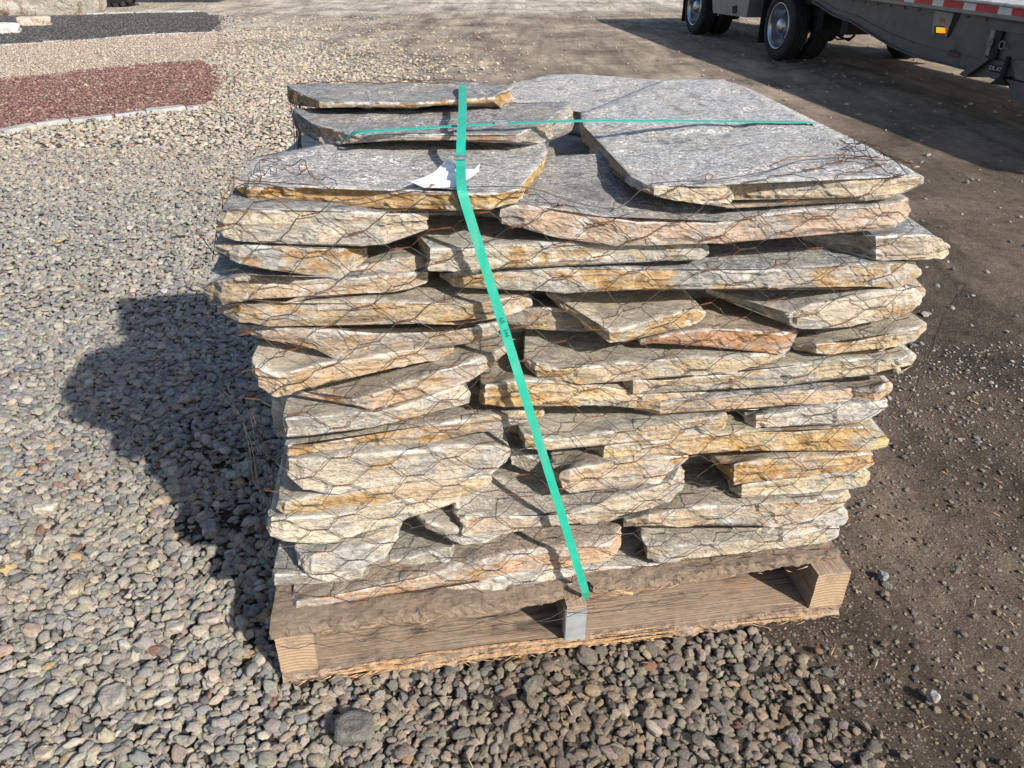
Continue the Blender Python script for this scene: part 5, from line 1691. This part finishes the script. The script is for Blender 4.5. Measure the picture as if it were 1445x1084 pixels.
m.build('air_hose', M_BLACK, trailer)
# wheel of the far side seen under the arch
fw_ = on_z(1262, 81)
bb = (fw_ - T0).dot(TB); aa = a_of(fw_)
print('far wheel', bb, aa)
m = MB()
cfw = tr(aa, bb, TR - .006)
m.lathe(cfw, TB, TD, [(h, r * TR) for h, r in [(0.0, .6), (0.0, .88), (0.03, .99), (.05, 1), (.055, .97), (.065, .97), (.07, 1), (.11, 1), (.115, .97), (.125, .97), (.13, 1), (.17, 1), (.2, .99), (.235, .88), (.235, .5)]], 56, smooth=False)
m.lathe(cfw + TB * .01, TB, TD, [(0, .62 * TR), (.06, .5 * TR), (.08, 0)], 32)
m.build('far_side_wheel', M_TYRE, trailer)  # the far side wheel, not a spare

# ------------------------------------------------------------------ loader at the top left edge
lc = on_z(158, 10)
loader = empty('loader', lc + Vector((0.2, 0.8, 0)))
tag(loader, 'loader of which only the big lugged black tyre shows behind the boulder', 'loader')
RL = 0.72
cl = lc + Vector((0, 0.28, RL - 0.02))
axl = Vector((-0.10, 1, 0)).normalized(); sdl = Vector((1, 0.10, 0))
w = empty('wheel', cl); w.parent = loader; w.matrix_basis = loader.matrix_basis.inverted() @ Matrix.Translation(cl)
m = MB()
m.lathe(cl - axl * 0.25, axl, sdl, [(0.03, .3), (0.0, .45), (0.02, .62), (.08, .68), (.42, .68), (.5, .62), (.5, .3)], 48)
for k in range(26):
    an = k * 2 * math.pi / 26
    for sgn in (-1, 1):
        an2 = an + (0.12 if sgn > 0 else 0)
        rd = sdl * math.cos(an2) + Vector((0, 0, 1)) * math.sin(an2)
        tg = axl.cross(rd)
        m.box(cl + rd * 0.675 + axl * sgn * 0.13, (axl * 0.14 + tg * 0.06 * sgn), tg * 0.026, rd * 0.045)
m.build('tyre', M_TYRE, w)
m = MB(); m.lathe(cl - axl * 0.2, axl, sdl, [(0.0, .36), (.03, .33), (.10, .20), (.08, 0)], 32)
m.build('rim', simple('yellow_rim', (.5, .33, .03), .5), w)
m = MB()
m.box(cl + Vector((0.95, 0.9, 0.22)), Vector((1.5, 0, 0)), Vector((0, .45, 0)), Vector((0, 0, .38)))
m.box(cl + Vector((0.6, 1.0, 0.95)), Vector((.6, 0, 0)), Vector((0, .5, 0)), Vector((0, 0, .5)))
m.build('body', simple('loader_yellow', (.48, .32, .03), .5), loader)

m = MB()
for k in range(90):
    x, y = random.choice([(random.gauss(-0.85, 0.5), random.gauss(1.25, 0.25)), (random.uniform(-0.5, 0.9), random.gauss(1.08, 0.06)), (random.uniform(0.7, 1.8), random.uniform(1.0, 2.6))])
    a_, w_, _ = to_pal((x, y, 0))
    if -0.02 < a_ < 1.36 and -0.03 < w_ < 1.15: continue
    L = random.uniform(0.010, 0.045); az = random.uniform(0, 6.28); r = random.uniform(0.0006, 0.0022)
    z = gz(x, y) + (0.021 if gravel_share(np.array([x]), np.array([y]))[0] > 0.5 else 0.005)
    d = Vector((math.cos(az), math.sin(az), random.uniform(-.15, .15)))
    p = Vector((x, y, z))
    m.tube([p, p + d * L * 0.5 + Vector((0, 0, random.uniform(0, .003))), p + d * L], [r, r, r * 0.3], 3)
o = m.build('wood_litter', M_FIBRE)
tag(o, 'scattered straw and wood splinters lying on the gravel around the pallet', 'litter', kind='stuff')
m = MB()
for k in range(44):
    for zz in (zt - 0.03,):
        p = tr(-3.8 + k * 0.23, 0.058, zz)
        m.tube([p, p - TB * 0.008], 0.010, 6)
m.build('rivet_row', M_DGREY, trailer)
